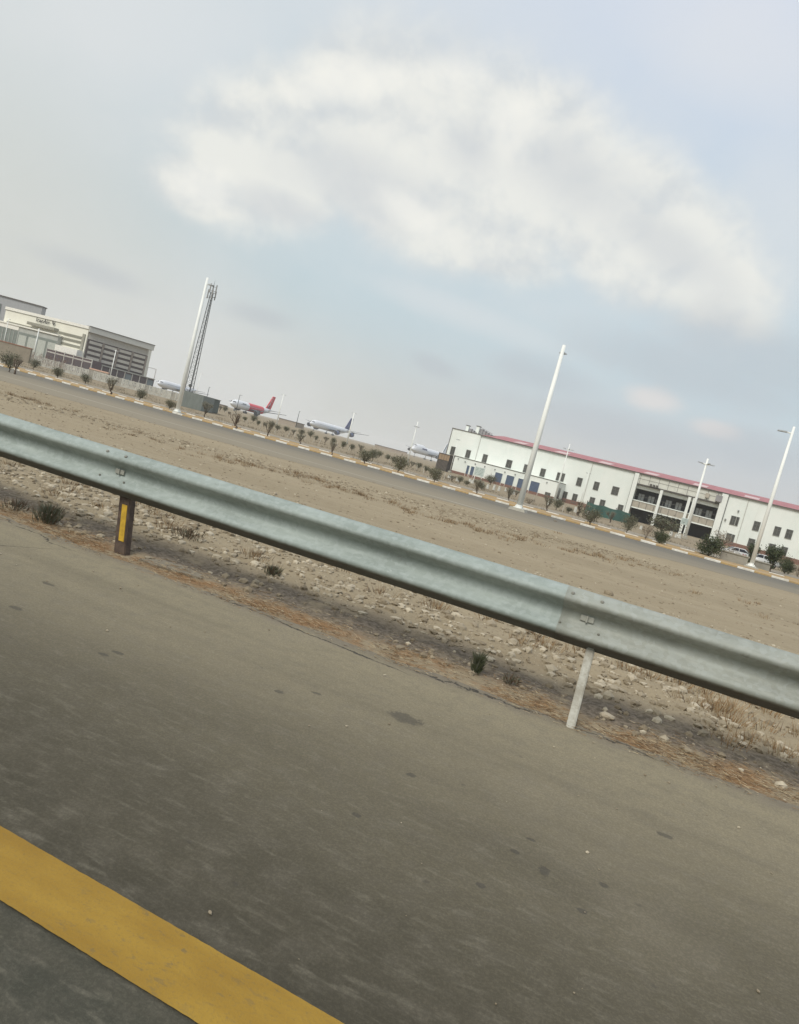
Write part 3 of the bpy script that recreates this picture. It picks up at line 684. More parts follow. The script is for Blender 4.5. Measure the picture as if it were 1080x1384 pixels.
while s_ < END-3:
    bm = BM()
    def rp(s, f, up): return P(s, .15+(-9.15)*f, zr0+(zr-zr0)*f+up)
    hexa(bm, [rp(s_, .12, .01), rp(s_+2.2, .12, .01), rp(s_+2.2, .5, .01), rp(s_, .5, .01), rp(s_, .12, .04), rp(s_+2.2, .12, .04), rp(s_+2.2, .5, .04), rp(s_, .5, .04)])
    WP('skylight', bm, SKY); s_ += 7.9
# chimneys and ducts at the left of the roof
f3 = FB.shift(-3)
for px, w, ht in ((631.3, .55, 1.25), (645, .62, 1.55)):
    a, z = f3.sz(px, 583 if px < 640 else 586); bm = BM(); f3.box(bm, a-w/2, a+w/2, -w/2, w/2, HW-.3, HW+ht); ch = WP('chimney', bm, WW)
    bm = BM(); f3.box(bm, a-w/2-.08, a+w/2+.08, -w/2-.08, w/2+.08, HW+ht+.002, HW+ht+.14); WP('chimney_cap', bm, TRIM, ch)
bm = BM()
for k in range(5):
    a = f3.sz(646, 586)[0]+.5+k*.62; f3.box(bm, a, a+.5, -.5, .5, HW, HW+1.25-k*.2)
    tube(bm, [f3.P(a, .6, HW), f3.P(a, .6, HW+1.5-k*.18)], .035, 5)
tube(bm, [f3.P(f3.sz(646, 586)[0]+.5, .6, HW+1.5), f3.P(f3.sz(646, 586)[0]+3.1, .6, HW+.8)], .04, 5); WP('roof_stair', bm, mat('grey_steel', (.28, .27, .27), .6))
bm = BM(); a0 = f3.sz(633, 583)[0]
for k in range(3): f3.box(bm, a0+.3+k*.55, a0+.75+k*.55, -.4, .4, HW, HW+.85-k*.2)
WP('roof_duct', bm, MATS['grey_steel'])
def window(F, px, py, w, h, glass=WGL, label=None, name='window'):
    s, z = F.sz(px, py); k = F.scale(px, py); w *= k; h *= k; bm = BM(); t = .07
    F.box(bm, s-w/2-t, s+w/2+t, .003, .07, z+h/2, z+h/2+t); F.box(bm, s-w/2-t, s+w/2+t, .003, .12, z-h/2-t, z-h/2)
    F.box(bm, s-w/2-t, s-w/2, .003, .07, z-h/2, z+h/2); F.box(bm, s+w/2, s+w/2+t, .003, .07, z-h/2, z+h/2)
    if w > .5: F.box(bm, s-.03, s+.03, .02, .06, z-h/2, z+h/2)
    F.box(bm, s-w/2, s+w/2, .02, .055, z+h*.12, z+h*.12+.05)
    o = WP(name, bm, WFR, label=label); bm = BM(); F.box(bm, s-w/2, s+w/2, .003, .018, z-h/2, z+h/2); WP('pane', bm, glass, o); return o
for px, py, w, h in ((612, 609, 5.6, 9.8), (632.6, 613.6, 5.6, 9.8), (655.3, 619.6, 5.8, 10), (688, 627, 7, 9.8), (711, 633.3, 5.8, 9.8), (733.6, 638.8, 6, 9.8), (754.3, 644, 3, 10), (760.3, 645.2, 4.2, 10),
                     (783.1, 651.2, 6.2, 10), (806, 656.7, 6.2, 10), (831.6, 663.3, 8.2, 10), (990.6, 703.3, 5.2, 11), (996.4, 704.8, 2.6, 11), (1022.4, 711, 7, 11.4), (1050.3, 718, 7, 11.4), (1066.3, 722, 7, 11.4),
                     (763, 670.5, 5.6, 11.5), (776.5, 673.7, 5.6, 11.5), (800.3, 676.6, 6, 8), (814.2, 680, 6, 8), (838.5, 686.6, 6, 8), (984.5, 727, 5, 11.5), (990, 729, 2.6, 12), (1015, 734.5, 7, 12), (1042.5, 742, 7, 13), (1059, 746, 7, 13)):
    window(FB, px, py, w, h)
# single storey annex with blue shutters
sa0 = FA.sz(606.5, 625)[0]; sa1 = FA.sz(753.5, 656)[0]; za = FA.sz(609.3, 614.8)[1]
bm = BM(); FB.box(bm, sa0, sa1, .002, 5.0, -.1, za); annex = WP('annex_wall', bm, WW)
bm = BM(); FA.box(bm, sa0-.05, sa1+.05, -.1, .08, za, za+.1); FA.box(bm, sa1-.1, sa1+.05, -4.9, -.1, za, za+.1); WP('annex_trim', bm, TRIM)
bm = BM(); FA.box(bm, sa0+.01, sa1-.01, .004, .05, -.05, .45); FB.box(bm, sb1+1.5, END, .004, .05, -.05, .75); FB.box(bm, sa1+.1, sb0-.1, .004, .05, -.05, .7); WP('plinth', bm, BRICK)
def shutter(px, py, w, h):
    s, z = FA.sz(px, py); k = FA.scale(px, py); w *= k; top = z+h*k/2; bm = BM()
    FA.box(bm, s-w/2, s+w/2, .004, .03, 0.02, top)
    zz = .1
    while zz < top-.05: FA.box(bm, s-w/2+.02, s+w/2-.02, .032, .045, zz, zz+.05); zz += .14
    o = WP('shutter_door', bm, BLUE); bm = BM()
    FA.box(bm, s-w/2-.06, s-w/2-.002, .004, .07, 0, top+.06); FA.box(bm, s+w/2+.002, s+w/2+.06, .004, .07, 0, top+.06); FA.box(bm, s-w/2, s+w/2, .004, .07, top+.002, top+.06); WP('frame', bm, WW, o)
for a in ((631.8, 636, 3.6, 14), (637.8, 637.5, 4.8, 14), (672.7, 647.8, 10.5, 17.5), (688.4, 651.6, 10.8, 17.5), (703.6, 656, 10, 17.5), (721.5, 660.5, 12.5, 19)): shutter(*a)
window(FA, 739.8, 669.5, 6.5, 7)
s, z = FA.sz(754, 662); bm = BM(); FB.box(bm, sa1+.003, sa1+.02, 2.2, 3.6, .3, 2.2); WP('side_window', bm, WGL)
# wall lamps
for px, py in ((619.7, 620), (629, 624), (642.6, 627), (655.5, 630.6), (669.3, 634.5), (682.7, 638), (696.5, 641.3), (739.5, 652)):
    s, z = FA.sz(px, py); bm = BM(); FA.box(bm, s-.08, s+.08, .003, .14, z-.1, z+.1); tube(bm, [FA.P(s, .14, z), FA.P(s, .22, z-.08)], [.05, .08], 6); WP('wall_lamp', bm, LHEAD)
for px, py in ((998.2, 690.5), (980.5, 702)):
    s, z = FB.sz(px, py); bm = BM(); FB.box(bm, s-.12, s+.12, .003, .2, z-.12, z+.12); tube(bm, [FB.P(s, .2, z), FB.P(s, .32, z-.12)], [.07, .12], 6); WP('wall_lamp', bm, LHEAD)
# recessed bay
nb0, nb1 = -3.2, 0
zf1 = FB.sz(915, 653)[1]; zf0 = FB.sz(912, 664.5)[1]; zl1 = zf0-.25
bm = BM(); FB.box(bm, sb0+.01, sb1-.01, -.35, .02, HW-1.75, HW-.15); WP('fascia', bm, IVORY)
bm = BM(); q = sb0+.6
while q < sb1: FB.box(bm, q, q+.05, .023, .05, HW-1.72, HW-.2); q += (sb1-sb0)/9
FB.box(bm, sb0+.01, sb1-.01, .023, .16, HW-1.95, HW-1.78); FB.box(bm, sb0+.01, sb1-.01, .023, .05, HW-.95, HW-.91); WP('fascia_joint', bm, TRIM)
bm = BM(); FB.box(bm, sb0+.01, sb1-.01, -3.15, -.5, HW-2.55, HW-2.0); WP('lintel', bm, WW)
zb1 = 3.35; zb0 = 2.2
bm = BM(); FB.box(bm, sb0+.02, sb1-.02, -3.198, -3.15, zb0+.1, HW-2.55); FB.box(bm, sb0+.02, sb1-.02, -3.198, -3.15, 0.0, zb0-.1); WP('glazing', bm, DARKIN)  # dark upper glazing; the lower sheet is ground floor shade put in as colour
bm = BM(); FB.box(bm, sb0+.01, sb1-.01, -3.15, -.15, zb0-.1, zb0+.1); FB.box(bm, sb0+.01, sb1-.01, -.3, -.1, zb1, zb1+.16); WP('balcony_slab', bm, WW)
bm = BM(); FB.box(bm, sb0+.01, sb1-.01, -.25, -.18, zb0+.1, zb1); WP('balcony_panel', bm, BEI)
bm = BM(); q = sb0+.3
while q < sb1: FB.box(bm, q, q+.06, -.18, -.12, zb0+.1, zb1+.9); q += (sb1-sb0)/11.5
FB.box(bm, sb0+.01, sb1-.01, -.17, -.14, zb1+.88, zb1+.93); WP('railing', bm, WFR)
GLB = FB.shift(-3.14)
LIT = mat('curtained_pane', (.55, .56, .56), .5, scale=1)
for px, py in ((866.5, 672.5), (880, 675.8), (903.2, 681.3), (917, 684.5), (944.2, 691.8), (958, 695)):
    s, z = GLB.sz(px, py); k = GLB.scale(px, py); bm = BM(); w, h = 7.5*k, 9.5*k
    GLB.box(bm, s-w/2, s+w/2, .003, .05, z-h/2, z+h/2); o = WP('bay_window', bm, LIT); bm = BM()
    GLB.box(bm, s-w/2-.07, s-w/2-.002, .003, .09, z-h/2, z+h/2); GLB.box(bm, s+w/2+.002, s+w/2+.07, .003, .09, z-h/2, z+h/2); GLB.box(bm, s-.04, s+.04, .052, .09, z-h/2, z+h/2); GLB.box(bm, s-w/2, s+w/2, .003, .09, z+h/2, z+h/2+.07); WP('frame', bm, WFR, o)
FC = FB.shift(.35)
for px, py in ((888.5, 685), (925.5, 697), (932, 699)):
    s, z = FC.sz(px, py); bm = BM(); FC.box(bm, s-.22, s+.22, -.22, .2, 0, HW-1.97); WP('column', bm, SPOST)
for s in (sb0, sb1):
    bm = BM(); FB.box(bm, s-.35, s+.35 if s == sb0 else s+.6, .004, .35, 0, HW-.16); WP('pilaster', bm, SPOST)
    bm = BM(); FB.box(bm, s-.42, s-.352, .004, .3, 0, HW-.2); FB.box(bm, s+.65, s+.72, .004, .12, 0, HW-.2) if s == sb1 else None; WP('downpipe', bm, WFR)
for px in (648, 1005, 795): # thin downpipes on the wall
    s = FB.sz(px+.0, 600 if px < 700 else 700 if px > 900 else 650)[0]; bm = BM(); tube(bm, [FB.P(s, .06, 3.2 if px < 700 else .8), FB.P(s, .06, HW-.15)], .05, 6); WP('downpipe', bm, mat('pale_pipe', (.55, .55, .50), .6))
for k in range(3):
    s = FB.sz(880.5+k*4.2, 654.5+k*1.0)[0]; bm = BM(); FB.box(bm, s-.17, s+.17, .17, .5, HW-1.72, HW-1.4); WP('air_conditioner', bm, TRIM)
s = FB.sz(956.5, 669.5)[0]; bm = BM(); FB.box(bm, s-.3, s+.3, .05, .4, HW-1.4, HW-.7); WP('air_conditioner', bm, BEI)
s = FB.sz(973, 673)[0]; bm = BM(); FB.box(bm, s-.55, s+.4, .05, .5, HW-1.6, HW-.6); WP('vent_box', bm, mat('grey_steel', (.28, .27, .27)))

# slatted shed at the left end of the white building
sh = Facade(AY(588.5, 634, 118), AY(605, 638, 118)); w_ = sh.sz(604.6, 630)[0]; zt_ = sh.sz(592, 611)[1]
shed = thing('slatted_shed', 'dark slatted shed with brown upper boards against the white building end', 'shed', tuple(sh.A))
bm = BM(); sh.box(bm, 0, w_, -3, 0, 0, zt_*.62); sh.box(bm, 0.02, w_-.02, -2.98, -.03, zt_*.62, zt_-.05)
WP('body', bm, mat('dark_shed_boards', (.085, .075, .065), .9), shed)
bm = BM(); q = .06
while q < w_-.1: sh.box(bm, q, q+.09, .003, .05, .05, zt_*.6); q += .22
WP('slats', bm, mat('grey_shed_slats', (.16, .14, .12), .9), shed)
bm = BM(); q = .04
while q < w_-.3: sh.box(bm, q, q+.42, -.028, .02, zt_*.63, zt_-.07); q += .47
WP('upper_boards', bm, mat('brown_boards', (.33, .24, .155), .85), shed)
bm = BM(); sh.box(bm, -.1, w_+.05, -3.1, .1, zt_-.05, zt_+.04); sh.box(bm, -.08, 0, -.05, .07, 0, zt_-.05); WP('frame', bm, TRIM, shed)

# green mesh fence
ga = G(790.5, 694); gb = G(848, 708.3); gf = Facade(ga, gb); gl = (gb-ga).to_2d().length; gt = gf.sz(793, 677.5)[1]
gm = thing('mesh_fence', 'green netting fence in front of the white wall left of the balcony bay', 'fence', tuple(gf.A))
bm = BM(); n_ = 24; pr = None
for i in range(n_+1):
    s = gl*i/n_; o_ = .06*math.sin(s*2.1); z1 = gt-.1*abs(math.sin(s*1.3))
    cur = [bm.verts.new(gf.P(s, o_, .05)), bm.verts.new(gf.P(s, o_*.4, z1)), bm.verts.new(gf.P(s, o_*.4-.02, z1)), bm.verts.new(gf.P(s, o_-.02, .05))]
    if pr:
        for k in range(4): bm.faces.new((pr[k], cur[k], cur[(k+1) % 4], pr[(k+1) % 4]))
    else: bm.faces.new(cur)
    pr = cur
bm.faces.new(pr); bmesh.ops.recalc_face_normals(bm, faces=bm.faces); WP('netting', bm, mat('green_netting', (.085, .17, .14), .8, var=.3, scale=1.2), gm)
for i in range(4):
    bm = BM(); s = gl*i/3; tube(bm, [gf.P(s, -.08, 0), gf.P(s, -.08, gt+.1)], .04, 6); WP('post', bm, WFR, gm)

# sign boards near the white building
def sign(px, py, w, h, Y, label, posts, m):
    c = AY(px, py, Y); k = depth(c)/FPX; w *= k; h *= k; yaw = YAW*.4; o = thing('sign_board', label, 'sign', (c.x, c.y, 0), yaw)
    bm = BM(); box(bm, (0, 0, c.z), (w, .06, h)); bmesh.ops.bevel(bm, geom=bm.edges[:], offset=.02, segments=1, affect='EDGES'); bd = obj('board', bm, m, o)
    bm = BM(); r = random.Random(int(px)); z = c.z+h*.33
    while z > c.z-h*.38:
        x = -w*.4
        while x < w*.36:
            l = r.uniform(.12, .5); box(bm, (min(x+l/2, w*.4-l/2), -.034, z), (l, .006, h*.055)); x += l+.12
        z -= h*.16
    obj('text_lines', bm, mat('faded_sign_lettering', (.28, .36, .33), .7), bd)
    for i in range(posts):
        x = (-.35+.7*i/(posts-1 or 1))*w; bm = BM(); tube(bm, [(x, .06, 0), (x, .06, c.z+h*.4)], .05, 8); obj('post', bm, WPOLE, o)
sign(648, 637.5, 13.5, 12, 100, 'pale notice board on posts in front of the blue shutters', 2, mat('pale_sign_face', (.56, .62, .58), .6))
sign(926, 705, 11, 9, 88, 'small pale board on posts beside the four armed lamp post', 2, mat('pale_sign_face', (.5, .55, .5)))

# ------------------------------------------------------------------ left: airline building and brown louvred building
HI = 12.0
A = G(9, 414.3, HI); B = G(121, 441, HI); FI = Facade(A, B); LI = FI.sz(121, 441)[0]
CREAM = mat('cream_wall_panels', (.78, .76, .65), .8, var=.08, scale=.4); CREAM2 = mat('pale_cream_parapet', (.82, .80, .72), .8); OLIVE = mat('olive_louvre_band', (.24, .235, .185), .8); OLI2 = mat('grey_olive_canopy', (.33, .32, .26), .8)
GREYP = mat('grey_fascia_panels', (.42, .43, .39), .7, scale=.6); GLZ = mat('grey_green_glazing', (.20, .225, .20), .4, scale=.5, spec=.5)
ia = thing('airline_building', 'cream airline building with dark lettering and bird logo under its roofline', 'building', tuple(FI.A))
def rect(F, name, par, m, x0, y0, x1, y1, n0, n1, mid=None, label=None):    # corners in photograph pixels, top left and bottom right
    s0, za = F.sz(x0, y0); s1, zb = F.sz(x1, y1); bm = BM(); F.box(bm, min(s0, s1), max(s0, s1), n0, n1, max(zb, 0), za); return WP(name, bm, m, par, label)
bm = BM(); FI.box(bm, 0, LI, -25, 0, 0, HI-.75); WP('wall', bm, CREAM, ia)
bm = BM(); FI.box(bm, -.15, LI+.15, -25, .2, HI-.75, HI); WP('parapet', bm, CREAM2, ia)
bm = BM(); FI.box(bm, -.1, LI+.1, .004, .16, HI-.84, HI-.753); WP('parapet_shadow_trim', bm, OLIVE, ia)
def Z8(F, x, y): return F.sz(x/8.64, 390+y/8.64)     # coordinates read on the 8.64x enlargement
for (xl, yl, h) in ((690, 512, 22), (690, 568, 22), (690, 628, 22)):
    s0, z = Z8(FI, xl, yl); bm = BM(); FI.box(bm, s0, LI-1.6, .004, .12, z-.32, z+.32); WP('louvre_band', bm, OLIVE, ia)
s0, z = Z8(FI, 85, 375); s1, _ = Z8(FI, 372, 440); bm = BM(); FI.box(bm, s0, s1, .004, .12, z-.75, z-.05); WP('louvre_band', bm, OLIVE, ia)
s0, z = Z8(FI, 375, 395); s1, _ = Z8(FI, 690, 470); bm = BM(); FI.box(bm, s0, s1, .004, 1.6, z-.8, z-.05); WP('canopy', bm, OLI2, ia)
bm = BM(); q = s0+.2
while q < s1-.6: FI.box(bm, q, q+.35, 1.603, 1.65, z-.62, z-.3); q += rnd.choice((.5, .62, .9))
FI.box(bm, LI-1.25, LI-.5, .004, .3, HI-7.4, HI-2.2); WP('column_recess', bm, OLI2, ia)
# lettering
FNT = mat('black_lettering', (.02, .02, .022), .6)
def text(body, F, px, py, size_m, par, m, n=.06, name='lettering'):
    cu = bpy.data.curves.new(name, 'FONT'); cu.body = body; cu.size = size_m; cu.space_character = 1.08; cu.extrude = .03; cu.offset = .006*size_m; cu.align_x = 'CENTER'; cu.align_y = 'CENTER'; cu.resolution_u = 2
    to = bpy.data.objects.new(name, cu); C.objects.link(to); dg = bpy.context.evaluated_depsgraph_get(); me = bpy.data.meshes.new_from_object(to.evaluated_get(dg)); bpy.data.objects.remove(to)
    me.materials.clear(); me.materials.append(m); s, z = F.sz(px, py); o = bpy.data.objects.new(name, me); C.objects.link(o)
    M = Matrix((F.d, Zv, F.n)).transposed().to_4x4(); M.translation = F.P(s, n, z); me.transform(Matrix.Translation(-par.location) @ M); o.parent = par; return o
text('IranAir', FI, 512/8.64, 390+384/8.64, 1.5, ia, FNT, n=.3)
s, z = Z8(FI, 634, 408); k = 1/8.64*.19
bm = BM()
for poly in ([(-22, 20), (-14, 24), (-2, 10), (6, 2), (-2, -4), (-10, 4)], [(2, -8), (16, 6), (22, 18), (24, 6), (18, -12), (6, -24), (-4, -24), (8, -14)], [(-18, 4), (-6, -6), (2, -12), (-4, -14), (-14, -6)]):
    fr = [bm.verts.new(FI.P(s+x*k*1.0, .34, z+y*k)) for x, y in poly]; bk = [bm.verts.new(FI.P(s+x*k, .26, z+y*k)) for x, y in poly]
    bm.faces.new(fr); bm.faces.new(bk[::-1])
    for i in range(len(fr)): bm.faces.new((fr[i], bk[i], bk[(i+1) % len(fr)], fr[(i+1) % len(fr)]))
bmesh.ops.recalc_face_normals(bm, faces=bm.faces); WP('bird_logo', bm, FNT, ia)
# lower front wing of the airline building
FW = FI.shift(1.3); lw = thing('low_front_building', 'low cream fronted wing with grey fascia and glazed bays before the airline building', 'building', tuple(FW.A))
sL, zt = Z8(FW, -500, 260); sR, _ = Z8(FW, 682, 560); _, ztop = Z8(FW, 230, 428); _, zfb = Z8(FW, 230, 495)
bm = BM(); FW.box(bm, sL, sR, -1.29, 0, 0, ztop-.35); WP('wall', bm, GREYP, lw)
bm = BM(); FW.box(bm, sL-.1, sR+.2, -1.29, .35, ztop-.35, ztop); WP('roof_edge', bm, CREAM2, lw)
s0, _ = Z8(FW, 222, 480); bm = BM(); FW.box(bm, sL, s0, .004, .15, zfb, ztop-.37); WP('fascia', bm, CREAM2, lw)
bm = BM(); FW.box(bm, sL, s0-.2, .004, .08, .1, zfb-.1); WP('glazing', bm, GLZ, lw)
bm = BM(); FW.box(bm, s0+.2, sR-.1, .004, .08, .1, zfb-.2); WP('glazing', bm, GLZ, lw)
bm = BM(); q = s0+.2; st = (sR-s0)/4.0
for i in range(4): FW.box(bm, q+.35, q+st-.35, .083, .14, .3, zfb-.9); q += st
WP('bay_panel', bm, mat('pale_bay_panel', (.45, .47, .42), .7), lw)
bm = BM(); q = sL+.5
while q < s0-1: FW.box(bm, q, q+.15, .083, .2, .1, zfb-.1); q += 1.3
WP('mullion', bm, GREYP, lw)
# white wing with cream wall to the right of it, purple brick base
FP = FI.shift(2.0)
s0, z0 = Z8(FP, 640, 690); s1, z1 = Z8(FP, 992, 760)
bm = BM(); FI.box(bm, s0, LI-.2, .004, 2.0, 0, z0+.9); WP('cream_wing', bm, CREAM2, ia)
PURP = mat('purple_brown_brick', (.135, .10, .105), .85, scale=2); PGL = mat('purple_dark_glazing', (.085, .07, .075), .4, spec=.5)
FQ = FI.shift(6); pb = thing('low_brick_annex', 'low purple brown brick annex with pale posts before the cream wall', 'building', tuple(FQ.A))
s0, za = Z8(FQ, 556, 700); s1, zb = Z8(FQ, 1085, 835); zt = za
bm = BM(); FQ.box(bm, s0, s1, -3.2, 0, 0, zt); WP('wall', bm, PURP, pb)
bm = BM(); n_ = 5
bm.free(); mat('pale_grey_post', (.46, .44, .40), .7)
for i in range(n_+1):
    bm = BM(); q = s0+(s1-s0)*i/n_; FQ.box(bm, q-.1, q+.1, .003, .2, 0, zt+.15); WP('post', bm, MATS['pale_grey_post'], pb)
bm = BM(); FQ.box(bm, s0, s1, .003, .08, zt*.78, zt*.86); FQ.box(bm, s0, s1, .003, .15, zt-.1, zt+.05); WP('cornice', bm, MATS['pale_grey_post'], pb)
for i in range(n_):
    bm = BM(); q = s0+(s1-s0)*i/n_; FQ.box(bm, q+.4, q+(s1-s0)/n_-.4, .003, .05, zt*.25, zt*.72); WP('window', bm, PGL, pb)
# brown louvred building, seen on the slant
A2 = Vector(B); B2 = G(208, 467, HI); FL = Facade(A2, B2); L2 = (B2-A2).to_2d().length
BRN = mat('brown_grey_wall', (.25, .22, .19), .85, scale=.8); BRD = mat('dark_louvre', (.105, .09, .085), .8); BRL = mat('pale_louvre', (.46, .44, .39), .8); GRF = mat('pale_grey_roof_fascia', (.50, .50, .46), .6, var=.08)
lb = thing('louvred_building', 'brown building with banded louvres and a pale overhanging roof edge', 'building', tuple(FL.A))
bm = BM(); FL.box(bm, .3, L2-1.0, -22, 0, 0, HI-1.4); WP('wall', bm, BRN, lb)
bm = BM(); FL.box(bm, .1, L2, -22, .8, HI-1.4, HI); WP('roof', bm, GRF, lb)
bm = BM(); FL.box(bm, 0, L2+.1, -22, .95, HI+.003, HI+.14); WP('roof_trim', bm, TRIM, lb)
ups = HI-3.2; lo_ = 3.6
bm = BM(); FL.box(bm, .32, L2-1.02, .003, .05, ups+.1, HI-1.45); WP('upper_band', bm, BRL, lb)
bm = BM(); FL.box(bm, .32, L2-1.02, .003, .08, lo_, ups+.1); WP('louvre_backing', bm, BRD, lb)
for bay in range(4):
    q0 = .5+(L2-1.7)*bay/4+.3; q1 = .5+(L2-1.7)*(bay+1)/4-.3; bm = BM()
    for r_ in range(4): z = lo_+.35+r_*(ups-lo_)/4; FL.box(bm, q0, q1, .083, .2, z, z+.7)
    WP('louvre_bay', bm, BRL, lb)
    bm = BM(); FL.box(bm, q1+.1, q1+.5, .083, .35, 0.1, ups); WP('pier', bm, BRN, lb)
bm = BM(); FL.box(bm, .32, L2+1.5, .09, 2.0, 0, 3.2); WP('ground_floor', bm, PURP, lb)
for i in range(9):
    q = .5+(L2+.9)*i/9; bm = BM(); FL.box(bm, q+.28, q+(L2+.9)/9-.1, 2.003, 2.08, .3, 2.85); o = WP('window', bm, PGL if i not in (5, 8) else mat('blue_grey_glazing', (.17, .20, .21), .4), lb)
    bm = BM(); FL.box(bm, q, q+.2, 2.003, 2.2, 0, 3.15); WP('post', bm, MATS['pale_grey_post'], lb)
bm = BM(); FL.box(bm, .3, L2+1.6, 1.9, 2.3, 3.2, 3.4); WP('cornice', bm, GREYP, lb)
for q in (L2-.8, L2+1.4):
    bm = BM(); tube(bm, [FL.P(q, 1.8, 3.4), FL.P(q, 1.8, 6.0)], .09, 6); WP('rail_post', bm, MATS['pale_grey_post'], lb)
bm = BM(); tube(bm, [FL.P(L2-.8, 1.8, 6.0), FL.P(L2+1.4, 1.8, 6.0)], .08, 6); WP('rail', bm, MATS['pale_grey_post'], lb)
# grey hangar behind
A3 = G(-60, 383.5, 15); B3 = G(57.5, 415, 15); FH = Facade(A3, B3).shift(-28)
# recompute at its own depth
def fh_sz(px, py): return FH.sz(px, py)
s0, zt = FH.sz(0, 399.5); s1, zt2 = FH.sz(57.5, 415.2)
hg = thing('grey_hangar', 'plain grey metal hangar rising behind the cream airline building', 'hangar', tuple(FH.A))
bm = BM(); hexa(bm, [FH.P(s0-25, 0, 0), FH.P(s1, 0, 0), FH.P(s1, -3, 0), FH.P(s0-25, -3, 0), FH.P(s0-25, 0, zt), FH.P(s1, 0, zt2), FH.P(s1, -3, zt2), FH.P(s0-25, -3, zt)])
WP('wall', bm, mat('grey_corrugated_sheet', (.36, .365, .365), .6, var=.1, streak=True), hg)
bm = BM(); hexa(bm, [FH.P(s0-25, .3, zt), FH.P(s1+.3, .3, zt2), FH.P(s1+.3, -3, zt2), FH.P(s0-25, -3, zt), FH.P(s0-25, .3, zt+.3), FH.P(s1+.3, .3, zt2+.3), FH.P(s1+.3, -3, zt2+.3), FH.P(s0-25, -3, zt+.3)]); WP('roof_trim', bm, TRIM, hg)
bm = BM(); a, z = FH.sz(1.5, 415); FH.box(bm, a-4, a, .003, .2, 0, z+1); WP('door', bm, mat('dark_hangar_door', (.16, .18, .17), .6), hg)

# taupe wall with dry orange hedge, left
TAU = mat('taupe_wall', (.27, .235, .18), .9, scale=1.5)
wa = G(-12, 477.6); wb_ = G(38, 490.8); fw = Facade(wa, wb_); wl = (wb_-wa).to_2d().length; zw = fw.sz(20, 466)[1]
tw = thing('taupe_wall', 'taupe rendered wall at the left frame edge behind the shrubs', 'wall', tuple(fw.A))
bm = BM(); fw.box(bm, -8, wl, -.35, 0, 0, zw); WP('wall_body', bm, TAU, tw); bm = BM(); fw.box(bm, -8, wl+.06, -.42, .07, zw, zw+.12); WP('coping', bm, mat('red_brown_coping', (.30, .15, .10), .9), tw)
sp = []
for _ in range(1100):
    s = rnd.uniform(-8, wl+5); p = fw.P(s, -1.5+rnd.uniform(-.5, .5), rnd.uniform(.1, zw*.8)); sp.append((p, Vector((rnd.gauss(0, .3), rnd.gauss(0, .3), 1)), rnd.uniform(.3, .8), .014, rnd.choice((0, 1, 1, 2))))
ob_ = blades('dry_hedge', 'sparse dry orange brown hedge behind the taupe wall at the left', 'hedge', sp, [mat('hedge_orange', (.42, .27, .18), .9), mat('hedge_red_brown', (.34, .21, .15), .9), mat('hedge_brown', (.24, .17, .12), .9)], kind='stuff')

# ------------------------------------------------------------------ precast concrete fence
fa = G(36, 489.8); fb = G(243, 543.0); ff = Facade(fa, fb); fl = (fb-fa).to_2d().length; zh = 1.32
CF = mat('white_precast_concrete', (.66, .64, .56), .9, dirt=(.52, .50, .43), scale=2); CFD = mat('weathered_precast', (.48, .45, .38), .9)
pf = thing('precast_fence', 'white precast concrete fence with fretted panels before the airline buildings', 'fence', tuple(ff.A))
npan = 27; pw = fl/npan
for i in range(npan):
    a, c = i*pw+.09, (i+1)*pw-.09; bm = BM(); ff.box(bm, a, c, -.05, .03, 0, .28); ff.box(bm, a, c, -.05, .03, zh-.16, zh)
    m_ = (a+c)/2
    for q in (a+.08, m_, c-.16): ff.box(bm, q-.03, q+.11, -.04, .02, .28, zh-.16)
    for t0, t1 in (((a+.1, .3), (m_, zh-.2)), ((m_+.1, zh-.2), (c-.1, .3)), ((a+.1, .8), (c-.1, .74))):
        d = Vector((t1[0]-t0[0], 0, t1[1]-t0[1])).normalized(); q = Vector((-d.z, 0, d.x))*.055
        pts_ = [ff.P(t0[0]+e*q.x+0, n_, t0[1]+e*q.z) for n_ in (.018, -.038) for e in (1, -1)]; pt2 = [ff.P(t1[0]+e*q.x, n_, t1[1]+e*q.z) for n_ in (.018, -.038) for e in (1, -1)]
        hexa(bm, [pts_[1], pt2[1], pt2[3], pts_[3], pts_[0], pt2[0], pt2[2], pts_[2]])
    WP('panel', bm, CF if i % 5 else CFD, pf)
for i in range(npan+1):
    bm = BM(); a = i*pw; ff.box(bm, a-.085, a+.085, -.1, .08, 0, zh+.06); WP('post', bm, CF, pf)
# salmon low banner wall in front of the louvred building
c0 = AY(121, 499, 128); c1 = AY(146.5, 504, 128); fs = Facade(c0, c1); sl_ = (c1-c0).to_2d().length
sw = thing('salmon_wall', 'low salmon topped wall just behind the precast fence', 'wall', tuple(fs.A)); zt = fs.sz(122, 497)[1]
bm = BM(); fs.box(bm, 0, sl_, -.3, 0, 0, zt-.25); WP('wall_body', bm, TAU, sw); bm = BM(); fs.box(bm, -.05, sl_+.05, -.35, .05, zt-.25, zt); WP('coping', bm, mat('salmon_coping', (.62, .40, .30), .8), sw)

